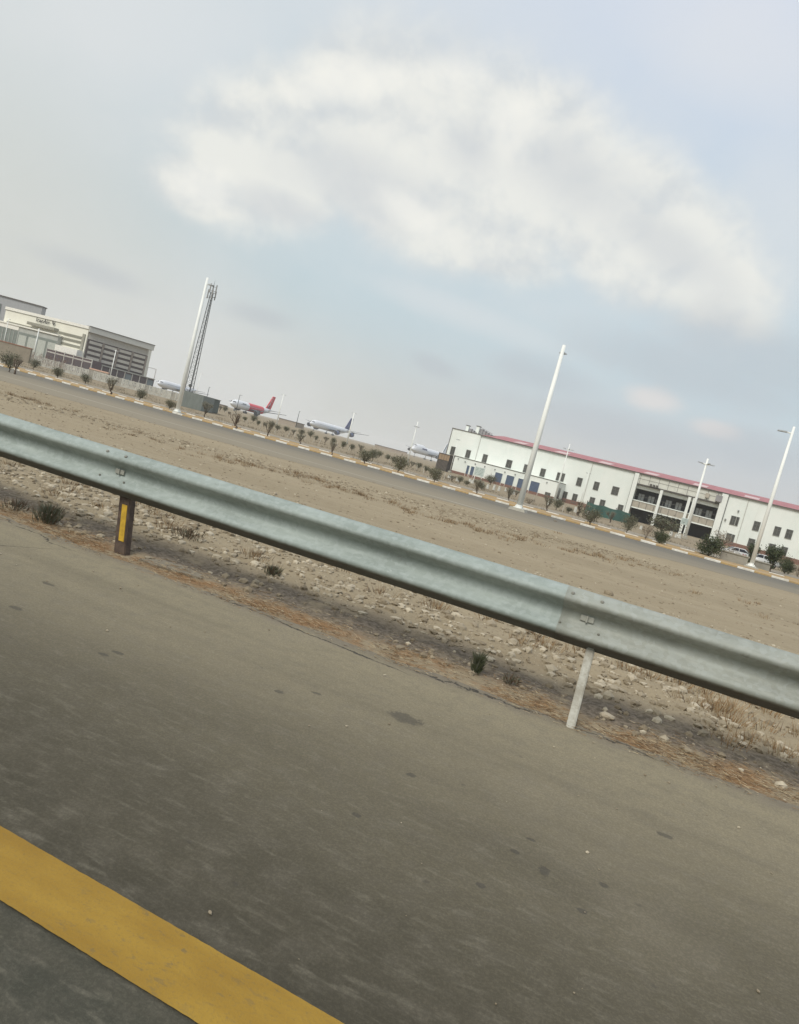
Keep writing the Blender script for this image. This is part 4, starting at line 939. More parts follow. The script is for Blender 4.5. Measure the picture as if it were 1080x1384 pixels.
# ------------------------------------------------------------------ telecom tower, cabin
ta = AY(291.5, 379, 118); tb = AY(262.5, 540, 118); H_ = ta.z; tower = thing('telecom_tower', 'slender dark lattice telecom tower with panel antennas on top', 'telecom tower', (ta.x-.1, ta.y, 0))
TST = mat('dark_lattice_steel', (.09, .10, .10), .6, .2)
legs = []
for k in range(3):
    a = math.radians(90+k*120+25); w0, w1 = .95, .28
    P0 = Vector((w0*math.cos(a), w0*math.sin(a), 0)); P1 = Vector((w1*math.cos(a), w1*math.sin(a), H_*.90)); legs.append((P0, P1)); bm = BM(); tube(bm, [P0, P1], .07, 6); obj('leg', bm, TST, tower)
bm = BM(); ns = 22
for i in range(ns):
    for k in range(3):
        p, q = legs[k], legs[(k+1) % 3]; a0 = p[0].lerp(p[1], i/ns); b0 = q[0].lerp(q[1], i/ns); b1 = q[0].lerp(q[1], (i+1)/ns)
        tube(bm, [a0, b0], .022, 4, cap=False); tube(bm, [a0, b1], .022, 4, cap=False)
obj('lattice_bracing', bm, TST, tower)
bm = BM(); tube(bm, [(0.05, 0, .2), (.03, 0, H_*.9)], .06, 6); obj('cable_ladder', bm, TST, tower)
bm = BM(); tube(bm, [(0, 0, H_*.88), (0, 0, H_)], [.07, .02], 6); obj('mast_tip', bm, TST, tower)
ANT = mat('antenna_grey', (.30, .30, .29), .6)
for k in range(6):
    a = math.radians(k*60+10); r_ = .8 if k % 2 else .62; c = Vector((r_*math.cos(a), r_*math.sin(a), H_*(.885 if k % 2 else .93)))
    bm = BM(); box(bm, c, (.22, .14, 1.7)); bmesh.ops.bevel(bm, geom=bm.edges[:], offset=.03, segments=1, affect='EDGES'); an = obj('antenna', bm, ANT, tower)
    bm = BM(); tube(bm, [(0, 0, c.z+.4), c+Vector((0, 0, .4))], .035, 5); tube(bm, [(0, 0, c.z-.4), c+Vector((0, 0, -.4))], .035, 5); obj('bracket', bm, TST, an)
bm = BM(); tube(bm, [(-1.1, 0, H_*.85), (1.0, 0, H_*.87)], .04, 5); obj('crossbar', bm, TST, tower)
bm = BM(); tube(bm, [(.25, -.2, H_*.14), (.25, -.5, H_*.14)], [.3, .3], 10); obj('dish', bm, TST, tower)
ca = G(243, 548); cb = G(272, 553.2); fc = Facade(ca, cb); cl_ = (cb-ca).to_2d().length; zc = fc.sz(262, 531.5)[1]
cabn = thing('metal_enclosure', 'grey green sheet metal enclosure at the foot of the lattice tower', 'enclosure', tuple(fc.A))
GGR = mat('grey_green_sheet', (.205, .225, .205), .7, streak=True); GGD = mat('dark_green_cabin', (.11, .13, .115), .7)
bm = BM(); fc.box(bm, 0, cl_*.58, -2.4, 0, 0, zc); q = .05
while q < cl_*.56: fc.box(bm, q, q+.06, .002, .035, .05, zc-.05); q += .22
WP('fence_sheet', bm, GGR, cabn); bm = BM(); fc.box(bm, cl_*.58+.01, cl_, -2.2, -.1, 0, zc*.97); WP('cabin', bm, GGD, cabn)
bm = BM(); fc.box(bm, cl_*.56, cl_+.08, -2.3, -.02, zc*.97, zc*.97+.08); WP('cabin_roof', bm, GGR, cabn)

# distant low wall buildings on the horizon
for (xa_, ya, xb2, yb2, Yd, hh, nm, lab, m) in ((377, 566, 400, 573.5, 300, 2.0, 'distant_shed', 'long low tan shed far behind the white lamp post', mat('tan_far_wall', (.36, .30, .235), .9)),
                                   (284, 546, 306, 551, 260, 1.2, 'distant_wall', 'low tan wall far between the cabin and the red airliner', mat('tan_far_wall', (.36, .30, .235))),
                                   (505, 608, 548, 620, 420, 1.6, 'distant_wall', 'pale low wall far behind the shrubs left of the jumbo jet', mat('tan_far_wall', (.36, .30, .235)))):
    p0 = AY(xa_, ya, Yd); p1 = AY(xb2, yb2, Yd); f_ = Facade(p0, p1); l_ = (p1-p0).to_2d().length
    o = thing(nm, lab, 'wall' if 'wall' in nm else 'shed', tuple(f_.A)); bm = BM(); f_.box(bm, 0, l_, -8 if 'shed' in nm else -.4, 0, 0, hh); WP('wall_body', bm, m, o)
    bm = BM(); f_.box(bm, -.2, l_+.2, -8.2 if 'shed' in nm else -.5, .2, hh, hh+.25); WP('roof' if 'shed' in nm else 'coping', bm, mat('grey_brown_roof', (.16, .14, .13), .8), o)

# ------------------------------------------------------------------ aircraft
AWH = mat('aircraft_white', (.74, .75, .76), .35, var=.06, spec=.5); AGR = mat('aircraft_grey', (.22, .24, .26), .5); ARED = mat('aircraft_red', (.60, .045, .065), .4, var=.08); ARD2 = mat('aircraft_dark_red', (.30, .03, .06), .4); ANV = mat('aircraft_navy', (.015, .03, .15), .4)
ABL = mat('aircraft_black_glass', (.02, .022, .028), .2); ATL = mat('aircraft_teal', (.09, .22, .26), .5); AWG = mat('aircraft_wing_grey', (.10, .115, .13), .5)
def airliner(nose_px, head, L, dia, Ynose, label, finm, zc_, body=None, sweep=.55, span=17, engines=(), engm=AWH, hump=False, decor=None, wingz=-.28, nofin=False):
    n0 = ray(*nose_px); t = Ynose/n0.dot(Dv); p = CP+n0*t
    # heading: vector from nose to tail in view axes (right, forward)
    hv = (Lr*head[0]+fh*head[1]).normalized(); rz = math.atan2(hv.y, hv.x)
    o = thing('airliner', label, 'airliner', (p.x, p.y, 0), rz)
    R = dia/2; sec = [(0, .02, -.22), (.008, .18, -.2), (.02, .34, -.17), (.045, .62, -.1), (.075, .85, -.04), (.11, .98, 0), (.15, 1, 0), (.66, 1, 0), (.74, .93, .06), (.82, .74, .22), (.9, .48, .42), (.96, .25, .58), (1, .08, .68)]
    bm = BM(); n = 20; rings = []; mi_at = body or (lambda s: 0)
    dense = []
    for (a, r0, z0), (b2, r1, z1) in zip(sec, sec[1:]):
        k = max(1, int((b2-a)*28))
        for j in range(k): f = j/k; dense.append((a+(b2-a)*f, r0+(r1-r0)*f, z0+(z1-z0)*f))
    dense.append(sec[-1])
    for a, r, z in dense:
        up = 0
        if hump: up = .42*max(0, min(1, (a-.02)/.06))*max(0, min(1, (.36-a)/.08))
        rings.append([bm.verts.new((a*L, R*r*math.sin(k*2*math.pi/n), zc_+R*(z+r*math.cos(k*2*math.pi/n)*(1+(up if math.cos(k*2*math.pi/n) > .2 else 0))))) for k in range(n)])
    for i, (a, b2) in enumerate(zip(rings, rings[1:])):
        for k in range(n): f = bm.faces.new((a[k], b2[k], b2[(k+1) % n], a[(k+1) % n])); f.material_index = mi_at(dense[i][0])
    bm.faces.new(rings[0]); bm.faces.new(rings[-1][::-1]); bmesh.ops.recalc_face_normals(bm, faces=bm.faces)
    fu = obj('fuselage', bm, [AWH, ARED, ARD2], o, True)
    bm = BM(); zz = zc_+R*(.28 if not hump else .95)
    for s in (-1, 1):
        x0 = L*(.028 if not hump else .035); pa = [Vector((x0, s*R*.16, zz)), Vector((x0+.030*L, s*R*.62, zz-.02)), Vector((x0+.033*L, s*R*.70, zz+.10*R+.1)), Vector((x0+.012*L, s*R*.18, zz+.2*R))]
        q = [v+Vector((-.02*L*.2, s*.16, .05)) for v in pa]
        hexa(bm, pa+q)
    obj('cockpit_window', bm, ABL, fu)
    for s in (-1, 1):
        bm = BM(); box(bm, (.47*L, s*R*.975, zc_+R*.2), (.64*L, .06, .22)); obj('window_row', bm, mat('aircraft_window_band', (.42, .45, .48), .4), fu)
    for s in (-1, 1):
        rx, cr = .36*L, .19*L; ty = s*span; swx = span*sweep; ct = cr*.26
        def wsec(x, y, z, c, th): return [Vector((x, y, z)), Vector((x+c*.3, y, z+th)), Vector((x+c, y, z)), Vector((x+c*.35, y, z-th*.5))]
        z0 = zc_+R*wingz*2
        bm = BM(); S = [wsec(rx, s*R*.5, z0, cr, .45), wsec(rx+swx*.38, s*span*.38, z0+span*.035, cr*.55, .3), wsec(rx+swx, ty, z0+span*.11, ct, .12)]
        V = [[bm.verts.new(v) for v in q] for q in S]
        for a, b2 in zip(V, V[1:]):
            for k in range(4): bm.faces.new((a[k], a[(k+1) % 4], b2[(k+1) % 4], b2[k]))
        bm.faces.new(V[0]); bm.faces.new(V[-1]); bmesh.ops.recalc_face_normals(bm, faces=bm.faces); wg = obj('wing', bm, AWG, o)
        for frac, er, el in engines:
            ex = rx+swx*frac-el*.75; ey = s*span*frac; ez = z0+span*.11*frac-er*1.25
            bm = BM(); tube(bm, [(ex, ey, ez), (ex+.15*el, ey, ez), (ex+.6*el, ey, ez), (ex+el, ey, ez)], [er*.9, er, er*.95, er*.55], 14); en = obj('engine', bm, engm, wg, True)
            bm = BM(); tube(bm, [(ex-.02, ey, ez), (ex+.1, ey, ez)], [er*.78, er*.78], 14); obj('intake', bm, ABL, en)
            bm = BM(); box(bm, (ex+el*.7, ey, ez+er*1.05), (el*.9, .2, er*.9)); obj('pylon', bm, AWG, en)
        bm = BM(); z1 = zc_+R*.45; sp_ = span*.36
        S = [wsec(.86*L, s*R*.3, z1, .085*L, .2), wsec(.86*L+sp_*.6, s*sp_, z1+sp_*.1, .03*L, .07)]; V = [[bm.verts.new(v) for v in q] for q in S]
        for k in range(4): bm.faces.new((V[0][k], V[0][(k+1) % 4], V[1][(k+1) % 4], V[1][k]))
        bm.faces.new(V[0]); bm.faces.new(V[1]); bmesh.ops.recalc_face_normals(bm, faces=bm.faces); obj('tailplane', bm, AWG, o)
    fhh = (span*.42 if span < 20 else span*.33) if not hump else span*.34; zb = zc_+R*.75
    if nofin: fhh = .6
    bm = BM(); P_ = [(.80*L, zb), (.84*L, zb+.3), (.84*L+fhh*.62+.0, zb+fhh), (.84*L+fhh*.62+.065*L, zb+fhh), (.96*L, zb-.1)]; prism(bm, P_, -.22, .22); bmesh.ops.recalc_face_normals(bm, faces=bm.faces); fin = obj('tail_fin', bm, finm, o)
    if decor: decor(o, fin, fu, L, R, zc_, zb, fhh)
    bm = BM()
    tube(bm, [(.12*L, 0, 0.4), (.12*L, 0, zc_-R*.7)], .14, 6); tube(bm, [(.12*L, -.3, .4), (.12*L, .3, .4)], .42, 10); obj('nose_gear', bm, AGR, o)
    for s in (-1, 1):
        bm = BM(); tube(bm, [(.5*L, s*3.2, 0.5), (.5*L, s*2.6, zc_-R*.6)], .2, 6)
        for dx in (-.7, .7): tube(bm, [(.5*L+dx, s*3.2-.5, .55), (.5*L+dx, s*3.2+.5, .55)], .55, 10)
        obj('main_gear', bm, AGR, o)
    return o
def dec_red(o, fin, fu, L, R, zc_, zb, fhh):
    bm = BM()
    for i, (u, w, a, s) in enumerate(((.2, .5, .9, 1), (.42, .7, .7, -1), (.62, .5, 1.1, 1), (.8, .4, .5, -1), (.3, .8, .3, 1), (.55, .9, .2, -1))):
        z = zb+.3+fhh*u; x = .84*L+fhh*.62*u+w*1.6; d = Vector((math.cos(a)*s, 0, math.sin(a))); q = Vector((-d.z, 0, d.x))
        for sd in (-.235, .235):
            hexa(bm, [Vector((x, sd, z))+d*k1*.55+q*k2*.17+Vector((0, .012*k3, 0)) for k3 in (-1, 1) for k1, k2 in ((-1, -1), (1, -1), (1, 1), (-1, 1))])
    obj('fin_marking', bm, AWH, fin)
    bm = BM(); prism(bm, [(.85*L, zb+.3), (.84*L+fhh*.25, zb+fhh*.35), (.86*L+fhh*.4, zb+fhh*.4), (.93*L, zb+.2)], -.23, .23); bmesh.ops.recalc_face_normals(bm, faces=bm.faces); obj('fin_patch', bm, ARD2, fin)
    bm = BM(); x = .2*L
    for w in (.5, .35, .5, .3, .5): box(bm, (x, R*.93, zc_+R*.42), (w, .25, .5)); box(bm, (x, -R*.93, zc_+R*.42), (w, .25, .5)); x += w+.25
    obj('lettering', bm, AGR, fu)
airliner((311, 547), (.337, .94), 37.6, 4.1, 352, 'white and red airliner with a patterned red tail fin', ARED, 3.5, body=lambda a: 1 if .34 < a < .74 else 0, span=17, engines=((.34, 1.1, 3.6),), engm=AWG, decor=dec_red)
def dec_star(o, fin, fu, L, R, zc_, zb, fhh):
    bm = BM(); prism(bm, [(.84*L+fhh*.35, zb+fhh*.2), (.84*L+fhh*.55, zb+fhh*.75), (.84*L+fhh*.62, zb+fhh*.35)], -.24, .24); bmesh.ops.recalc_face_normals(bm, faces=bm.faces); obj('fin_marking', bm, mat('aircraft_mid_blue', (.10, .16, .32), .5), fin)
airliner((418, 575.2), (.43, .90), 59, 5.64, 545, 'white four engined airliner with a dark blue tail fin', ANV, 5.3, span=29.5, engines=((.33, 1.6, 5), (.66, 1.6, 5)), engm=mat('aircraft_engine_blue', (.07, .10, .20), .5), decor=dec_star, sweep=.5)
def dec_jumbo(o, fin, fu, L, R, zc_, zb, fhh):
    bm = BM(); x = .21*L
    for w in (1.4, .9, 1.2, .9, .6, 1.2): box(bm, (x, R*.97, zc_+R*.5), (w, .3, 1.1)); box(bm, (x, -R*.97, zc_+R*.5), (w, .3, 1.1)); x += w+.5
    obj('lettering', bm, ANV, fu)
    bm = BM(); prism(bm, [(.84*L+fhh*.15, zb+fhh*.15), (.84*L+fhh*.6, zb+fhh*.95), (.84*L+fhh*.68, zb+fhh*.9), (.84*L+fhh*.42, zb+fhh*.3)], -.24, .24); bmesh.ops.recalc_face_normals(bm, faces=bm.faces); obj('fin_marking', bm, ATL, fin)
airliner((556, 606), (.46, .89), 70, 6.4, 610, 'white jumbo jet with an upper deck hump partly behind the white building', AWH, 6.6, span=30, engines=((.36, 1.3, 5), (.66, 1.3, 5)), engm=AWG, hump=True, decor=dec_jumbo, sweep=.6)
airliner((213, 518.5), (.22, .97), 42, 4.2, 400, 'plain white airliner partly hidden behind the precast fence', AWH, 4.2, span=17, engines=((.34, 1.1, 3.6),), engm=AWG, nofin=True)

# ------------------------------------------------------------------ shrubs
BARK = mat('shrub_bark', (.13, .10, .075), .9, scale=12)
def leafmat(name, a, b2):
    b = NB(name); n1 = b.noise(1.8, 3, .6); n2 = b.noise(11, 3, .6); c = b.mix(b.ramp(b.math('ADD', b.math('MULTIPLY', n1, .5), b.math('MULTIPLY', n2, .5)), .38, .62), a, b2); return b.fin(c, .8, 0, .2)
LEAF = [leafmat('leaf_olive', (.095, .098, .062), (.175, .175, .115)), leafmat('leaf_grey_olive', (.14, .135, .10), (.23, .22, .165)), leafmat('leaf_dark_green', (.04, .052, .028), (.10, .115, .06)), leafmat('leaf_dry', (.20, .165, .12), (.31, .26, .19))]
def shrub_proto(seed, h, w, stem, nb, leaves, lm, upright=.5, lsize=.05, gap=.0):
    r = random.Random(seed); root = bpy.data.objects.new('shrub', None); C.objects.link(root)
    bt = BM(); bl = BM(); tips = []
    def grow(p, d, L, rad, lev):
        q = p+d*L; m_ = p.lerp(q, .5)+Vector((r.gauss(0, .04), r.gauss(0, .04), 0))*L; tube(bt, [p, m_, q], [rad, rad*.8, rad*.6], 5, cap=False)
        tips.append((m_, lev)); tips.append((q, lev))
        if lev <= 0: return
        for _ in range(r.choice((2, 3)) if lev > 1 else 2):
            a = r.uniform(0, 6.28); sp_ = (1-upright)*r.uniform(.5, 1.3); nd = (d+Vector((math.cos(a)*sp_, math.sin(a)*sp_, r.uniform(-.05, .35)))).normalized(); grow(q, nd, L*r.uniform(.55, .85), rad*.6, lev-1)
    tube(bt, [(0, 0, -.05), (r.gauss(0, .03), r.gauss(0, .03), stem*.6), (0, 0, stem)], [.028, .024, .02], 6, cap=False)
    for i in range(nb):
        a = i*6.28/nb+r.uniform(-.4, .4); lean = (1-upright)*r.uniform(.4, 1.4); grow(Vector((0, 0, stem*r.uniform(.7, 1))), Vector((math.cos(a)*lean, math.sin(a)*lean, 1)).normalized(), (h-stem)*.36, .014, 2)
    # normalise the crown to the wanted size
    mx = max(max(abs(t.x), abs(t.y)) for t, _ in tips); mz = max(t.z for t, _ in tips); kx = (w/2)/mx*1.08; kz = (h-stem)/(mz-stem)*.95
    for v in bt.verts: v.co.x *= kx; v.co.y *= kx; v.co.z = v.co.z if v.co.z < stem else stem+(v.co.z-stem)*kz
    T = [(Vector((t.x*kx, t.y*kx, t.z if t.z < stem else stem+(t.z-stem)*kz)), l) for t, l in tips if t.z > stem*1.02]
    if gap > .028:                       # full crowns: clumps spread through the whole crown volume
        for _ in range(int(34+leaves/90)):
            v = Vector((r.gauss(0, 1), r.gauss(0, 1), r.gauss(0, 1))).normalized()*r.random()**.45
            T.append((Vector((v.x*w*.43, v.y*w*.43, stem*.8+(h-stem*.8)*(.48+.46*v.z))), 1))
        T = T[-int(34+leaves/90):]+T[::3]
    for _ in range(leaves):
        t, l = r.choice(T); s_ = (.05+gap)*h*(1.0 if l < 2 else .6); c = t+Vector((r.gauss(0, s_*1.2), r.gauss(0, s_*1.2), r.gauss(0, s_*1.3)))
        if c.z < stem*.75: continue
        u = Vector((r.gauss(0, 1), r.gauss(0, 1), r.gauss(0, .8))).normalized(); v = u.orthogonal().normalized(); v.rotate(Matrix.Rotation(r.uniform(0, 6.28), 3, u)); q = u.cross(v); L_ = lsize*r.uniform(.6, 1.4); W_ = L_*.5
        bl.faces.new([bl.verts.new(c+v*L_), bl.verts.new(c+q*W_), bl.verts.new(c-v*L_), bl.verts.new(c-q*W_)])
    obj('trunk', bt, BARK, root, True); obj('crown', bl, lm, root); return root
PR = {}
PR['up'] = [shrub_proto(s, 1.0, .8, .26, 5, 650, LEAF[1], .74, .034) for s in (1, 2, 3)]
PR['sparse'] = [shrub_proto(s, 1.0, .7, .28, 5, 330, LEAF[3] if s == 6 else LEAF[1], .8, .032) for s in (5, 6)]
PR['round'] = [shrub_proto(s, 1.0, 1.05, .24, 8, 1500, LEAF[0], .25, .036, .045) for s in (11, 12)]
PR['bush'] = [shrub_proto(s, 1.0, 1.15, .08, 8, 3600, LEAF[2], .35, .034, .035) for s in (21, 22)]
PR['cone'] = [shrub_proto(s, 1.0, .62, .08, 7, 2600, LEAF[2], .8, .032, .02) for s in (31,)]
PR['dry'] = [shrub_proto(s, 1.0, 1.2, .08, 7, 700, LEAF[3], .4, .034, .03) for s in (41,)]
used = set()
def place_shrub(kind, px, py, wpx, hpx, label, group=None, cat='shrub'):
    g = G(px, py); k = depth(g)/FPX; i = rnd.randrange(len(PR[kind])); pr = PR[kind][i]
    me_w = {'up': .8, 'sparse': .7, 'round': 1.05, 'bush': 1.15, 'cone': .62, 'dry': 1.2}[kind]
    sh_ = hpx*k; sw_ = wpx*k/me_w; rz = rnd.uniform(0, 6.28)
    if (kind, i) not in used: used.add((kind, i)); r = pr; r.location = (g.x, g.y, GZ); r.rotation_euler = (0, 0, rz); r.scale = (sw_, sw_, sh_)
    else: r = dup(pr, (g.x, g.y, GZ), rz, (sw_, sw_, sh_))
    tag(r, label, cat); 
    if 'group' in r.keys(): del r['group']
    if group: r['group'] = group
FRONT = [('round', 12, 502.5, 24, 26, 'grey bushy shrub at the left frame edge before the taupe wall'), ('sparse', 20, 505.5, 13, 24, 'thin shrub just right of the leftmost kerbside shrub'),
 ('round', 45.5, 499.5, 14, 14, 'round dark shrub at the left end of the precast fence'), ('round', 77, 511.5, 16, 15, 'round dark shrub below the airline lettering'), ('round', 114.5, 519, 14, 14, 'round dark shrub before the salmon wall'),
 ('up', 148, 533.5, 17, 23, 'upright grey shrub before the double lamp post of the louvred building'), ('round', 189, 541, 15, 15, 'round dark shrub before the right end of the louvred building'), ('round', 229, 554, 15, 14, 'round dark shrub just left of the tall leaning lamp post'),
 ('up', 276.5, 563.5, 17, 21, 'upright shrub just right of the metal enclosure'), ('sparse', 316.5, 580, 16, 24, 'bare stemmed sparse shrub below the red airliner nose'), ('up', 361, 590.5, 13, 22, 'narrow shrub below the red tail fin'),
 ('up', 404.5, 600, 13, 14, 'low greyish shrub left of the blue tailed airliner'), ('sparse', 447.5, 615.7, 15, 20, 'sparse shrub below the middle of the blue tailed airliner'), ('round', 491.6, 627.4, 22, 20, 'bushy olive shrub right of the lamp post by the blue tail'),
 ('round', 538, 639.5, 23, 24, 'bushy shrub left of the lamp post before the jumbo jet'), ('round', 586.5, 653, 22, 21, 'leaning bushy shrub in front of the slatted shed'), ('up', 642.8, 668, 18, 22, 'shrub below the notice board'),
 ('up', 686, 677.5, 16, 20, 'shrub just left of the tall lamp post plinth'), ('up', 737.5, 692, 19, 23, 'grey brown shrub right of the tall lamp post'), ('round', 796, 710, 26, 24, 'olive shrub in front of the green netting'),
 ('round', 847, 721.5, 20, 26, 'olive tree like shrub left of the first white column'), ('dry', 872, 730, 16, 24, 'pale dry shrub between the olive shrub and the dark bush'), ('bush', 891, 735.5, 21, 18, 'small dark green bush below the balcony bay'),
 ('bush', 957, 752.5, 34, 28, 'largest dark green bush at the kerb right of the four armed lamp post'), ('dry', 986, 757.5, 22, 18, 'dry grey shrub right of the largest dark bush'), ('cone', 1012, 763, 15, 28, 'narrow dark conifer beside the right lamp post'),
 ('cone', 1040, 772.5, 22, 34, 'tallest dark conifer near the right frame edge'), ('bush', 1060, 775.5, 20, 22, 'dark green bush right of the tallest conifer'), ('dry', 1077, 780, 14, 20, 'dry brown shrub cut by the right frame edge')]
for a in FRONT: place_shrub(a[0], a[1], a[2], a[3], a[4], a[5], 'shrubs planted along the kerb')
SECOND = [('round', 893, 722, 40, 24, 'broad olive shrub hiding the foot of the columns'), ('dry', 972, 742, 24, 26, 'light olive shrub behind the largest dark bush'), ('sparse', 782, 697, 17, 21, 'bare upright shrub left of the green netting'),
 ('up', 824, 706, 14, 15, 'small grey shrub before the right half of the netting'), ('round', 503, 622, 16, 15, 'second round shrub right of the bushy olive one by the lamp post'), ('round', 662, 655, 18, 13, 'dark shrub between the notice board and the blue shutters'),
 ('round', 752, 689, 16, 15, 'dark shrub under the corner of the annex'), ('dry', 715, 681, 18, 9, 'low dry shrub before the rightmost blue shutter')]
for a in SECOND: place_shrub(a[0], a[1], a[2], a[3], a[4], a[5], 'shrubs behind the kerb')
BACK = [(297, 556, 7, 8), (303.5, 557, 8, 8), (289, 555, 6, 7), (283, 553, 6, 7), (309, 562, 5, 6), (330.6, 569, 8, 6), (342, 570.5, 12, 9), (348.5, 575, 7, 7), (356, 577, 6, 6), (366, 579, 9, 10), (374.5, 582, 9, 8), (386, 584, 9, 8), (396, 588, 8, 8),
 (406.5, 589, 9, 9), (419, 592, 9, 10), (426.5, 596, 6, 8), (439.5, 599, 7, 9), (449.5, 601, 8, 10), (463, 606, 10, 10), (475, 609, 9, 9), (486.6, 611, 9, 10), (512, 618, 9, 9), (523.5, 622, 9, 8), (532, 626, 12, 9), (556, 632, 9, 9), (565, 634, 10, 9), (575, 638, 10, 9), (582, 641, 8, 7),
 (610, 650, 12, 8), (621, 653, 9, 10), (630, 656, 9, 7), (650, 662, 12, 9), (697, 671, 10, 9), (768, 693, 12, 8)]
for i, (x, y, w, h) in enumerate(BACK):
    place_shrub('round' if i % 4 else 'up', x, y, w, h, 'small round shrub in the far rows before the airfield', 'far rows of small shrubs before the airfield')
for k, L_ in PR.items():
    for i, p in enumerate(L_):
        if (k, i) not in used:
            for ch in list(p.children): bpy.data.objects.remove(ch)
            bpy.data.objects.remove(p)
# white marker stones
MS = mat('whitewashed_stone', (.60, .59, .53), .8, var=.3, scale=8)
bm = BM(); bmesh.ops.create_cone(bm, segments=8, radius1=.13, radius2=.10, depth=.42, cap_ends=True); bmesh.ops.translate(bm, verts=bm.verts, vec=(0, 0, .2)); bmesh.ops.bevel(bm, geom=[e for e in bm.edges if e.verts[0].co.z > .3 and e.verts[1].co.z > .3], offset=.03, segments=2, affect='EDGES')
m0 = obj('marker_stone', bm, MS); first = True
for px, py in ((607, 646), (618, 650), (635, 651), (638, 653), (652, 657), (658.5, 660), (667, 662), (674, 663), (683, 664), (694, 668), (741, 682), (777, 692), (794, 696), (811, 699), (829, 703), (866, 715), (913, 726), (918, 727), (923, 727.5), (906, 724)):
    o = m0 if first else m0.copy()
    if not first: C.objects.link(o)
    first = False; g = G(px, py); o.location = (g.x, g.y, GZ); o.scale = (1+rnd.uniform(-.2, .5),)*2+(rnd.uniform(.7, 1.3),)
    tag(o, 'short whitewashed marker stone along the garden edge before the white building', 'marker stone', 'whitewashed marker stones')

bm = BM(); tube(bm, [(0, 0, 0), (.02, 0, .55)], [.035, .028], 6); k0 = obj('plant_stake', bm, mat('pale_stake', (.52, .48, .40), .9)); first = True
for px, py in ((304, 560), (312, 563), (334, 570), (352, 577), (371, 586), (389, 590), (398, 591), (412, 594), (424, 597), (431, 600), (455, 604), (471, 609), (499, 616), (526, 624), (541, 627), (563, 636), (572, 639), (600, 648), (703, 676), (719, 680), (760, 692)):
    o = k0 if first else k0.copy()
    if not first: C.objects.link(o)
    first = False; g = G(px, py); o.location = (g.x, g.y, GZ); o.rotation_euler = (rnd.uniform(-.12, .12), rnd.uniform(-.12, .12), 0)
    tag(o, 'short pale wooden stake among the far shrubs', 'stake', 'pale stakes among the far shrubs')
sp = []
for _ in range(520):
    x = rnd.uniform(-75, 12); y = rnd.choice((rnd.uniform(47, 90), rnd.uniform(52, 70)))
    if noise2(x, y, .12) < -.1: continue
    for _k in range(14):
        a = rnd.uniform(0, 6.28); sp.append((Vector((x+rnd.gauss(0, .3), y+rnd.gauss(0, .5), GZ)), Vector((math.cos(a)*.7, math.sin(a)*.7, 1)), rnd.uniform(.08, .28), .012, rnd.choice((0, 1, 2, 2))))
blades('scrub', 'thin dry scrub on the brown ground beyond the kerbs', 'scrub', sp, [mat('scrub_tan', (.30, .25, .17), .9), mat('scrub_olive', (.15, .14, .09), .9), mat('scrub_brown', (.16, .12, .08), .9)])

# low garden walls and parked cars at the right
for (xa_, ya, xb2, yb2, hh, lab) in ((972, 756.5, 1004, 764, .62, 'low pale grey garden wall left of the narrow conifer'), (1019, 768, 1036, 772, .5, 'low pale grey garden wall between the two conifers')):
    p0 = G(xa_, ya); p1 = G(xb2, yb2); p1.y = p0.y; f_ = Facade(p0, p1); l_ = (p1-p0).to_2d().length; o = thing('garden_wall', lab, 'wall', tuple(f_.A))
    bm = BM(); f_.box(bm, 0, l_, -.25, 0, 0, hh*.85); WP('wall_body', bm, mat('grey_garden_wall', (.32, .30, .25), .9), o); bm = BM(); f_.box(bm, -.05, l_+.05, -.3, .05, hh*.85, hh*.93); WP('coping', bm, CONC, o)
CARW = mat('car_white_paint', (.52, .52, .50), .3, var=.08, spec=.5); TYRE = mat('tyre_rubber', (.03, .03, .03), .9); RIM = mat('wheel_silver', (.45, .45, .45), .4, .6); LAMP = mat('lamp_lens', (.6, .58, .5), .3); REDL = mat('red_lens', (.4, .03, .03), .3)
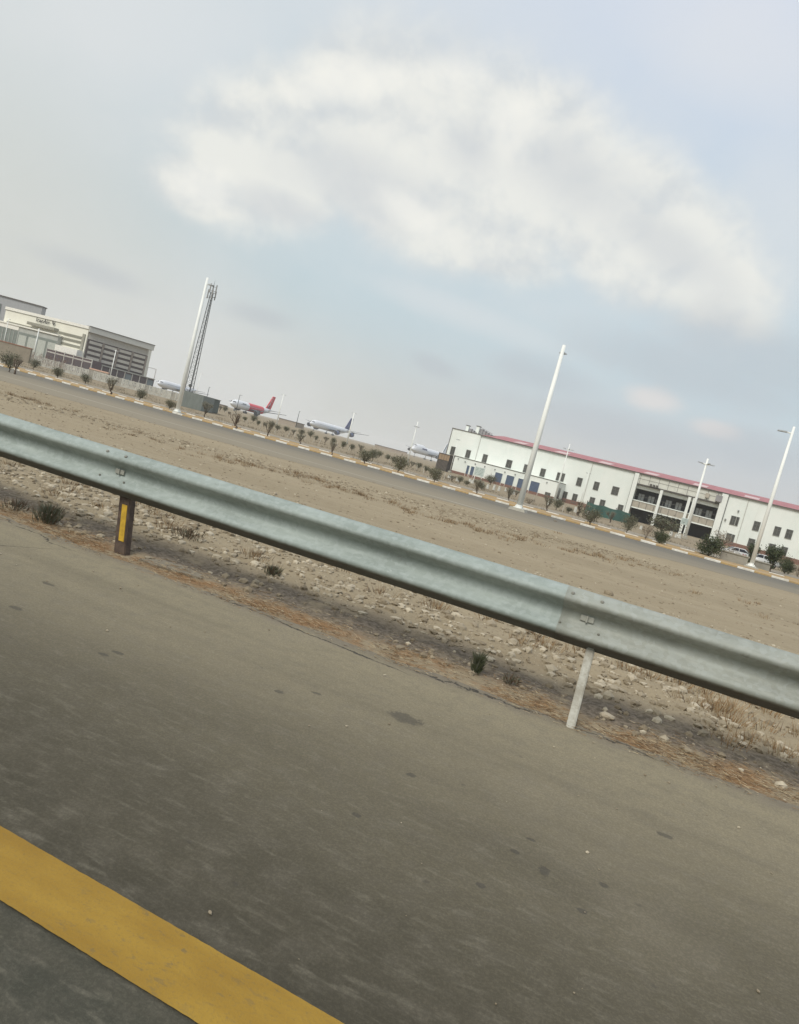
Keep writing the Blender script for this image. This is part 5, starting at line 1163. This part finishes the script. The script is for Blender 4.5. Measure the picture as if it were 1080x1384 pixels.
def car(px, py, Y, rz, label):
    c = AY(px, py, Y); o = thing('parked_car', label, 'car', (c.x, c.y, GZ), rz, 'white cars parked before the white building'); o.scale = (.56, .56, .56)
    side = [(-2.1, .35), (-2.15, .6), (-2.05, .88), (-1.2, .95), (-.55, 1.38), (.75, 1.42), (1.45, .98), (2.05, .9), (2.15, .6), (2.1, .3)]
    bm = BM(); prism(bm, side, -.8, .8); bmesh.ops.recalc_face_normals(bm, faces=bm.faces)
    for v in bm.verts:
        if v.co.z > 1.2: v.co.y *= .78
    bmesh.ops.bevel(bm, geom=bm.edges[:], offset=.05, segments=2, affect='EDGES'); bd = obj('body', bm, CARW, o, True)
    for s in (-1, 1):
        for a, b2 in ((-1.05, -.03), (.05, 1.2)):
            bm = BM()
            t0 = max(a, -.5) if a < 0 else a; t1 = b2 if b2 < 0 else .68
            hexa(bm, [Vector((x, s*y, z)) for y_ in (.0, .03) for x, y, z in ((a, .785+y_, .97), (b2, .785+y_, .97), (t1, .655+y_, 1.33), (t0, .655+y_, 1.33))]); obj('side_window', bm, ABL, bd)
    bm = BM(); hexa(bm, [Vector(v) for v in ((.84, -.6, 1.38), (1.42, -.72, 1.02), (1.42, .72, 1.02), (.84, .6, 1.38), (.87, -.6, 1.41), (1.45, -.72, 1.05), (1.45, .72, 1.05), (.87, .6, 1.41))]); hexa(bm, [Vector(v) for v in ((-.62, -.6, 1.36), (-1.15, -.72, 1.0), (-1.15, .72, 1.0), (-.62, .6, 1.36), (-.65, -.6, 1.39), (-1.18, -.72, 1.03), (-1.18, .72, 1.03), (-.65, .6, 1.39))]); bmesh.ops.recalc_face_normals(bm, faces=bm.faces); obj('windscreen', bm, ABL, bd)
    for x in (-1.3, 1.32):
        for s in (-1, 1):
            bm = BM(); tube(bm, [(x, s*.66, .31), (x, s*.83, .31)], .31, 18); w = obj('wheel', bm, TYRE, o); bm = BM(); tube(bm, [(x, s*.8, .31), (x, s*.845, .31)], .19, 14); obj('rim', bm, RIM, w)
    for s in (-1, 1):
        bm = BM(); box(bm, (2.12, s*.58, .72), (.1, .3, .14)); obj('headlight', bm, LAMP, o); bm = BM(); box(bm, (-2.1, s*.6, .75), (.1, .28, .16)); obj('tail_light', bm, REDL, o)
car(996, 748, 60, .1, 'white parked car above the garden wall left of the narrow conifer'); car(1029, 757, 58, .12, 'white parked car between the narrow and the tallest conifer')

# ------------------------------------------------------------------ haze
bm = BM(); box(bm, (0, 1350, 22), (7400, 5300, 48)); bmesh.ops.recalc_face_normals(bm, faces=bm.faces)
hm = bpy.data.materials.new('haze'); hm.use_nodes = True; hn = hm.node_tree; hn.nodes.clear(); ho = hn.nodes.new('ShaderNodeOutputMaterial'); pv = hn.nodes.new('ShaderNodeVolumePrincipled')
pv.inputs['Color'].default_value = (.97, .98, .99, 1); pv.inputs['Density'].default_value = .00032; pv.inputs['Anisotropy'].default_value = 0; hn.links.new(pv.outputs[0], ho.inputs['Volume'])
USE_HAZE = True
if USE_HAZE: tag(obj('haze', bm, hm), kind='stuff')
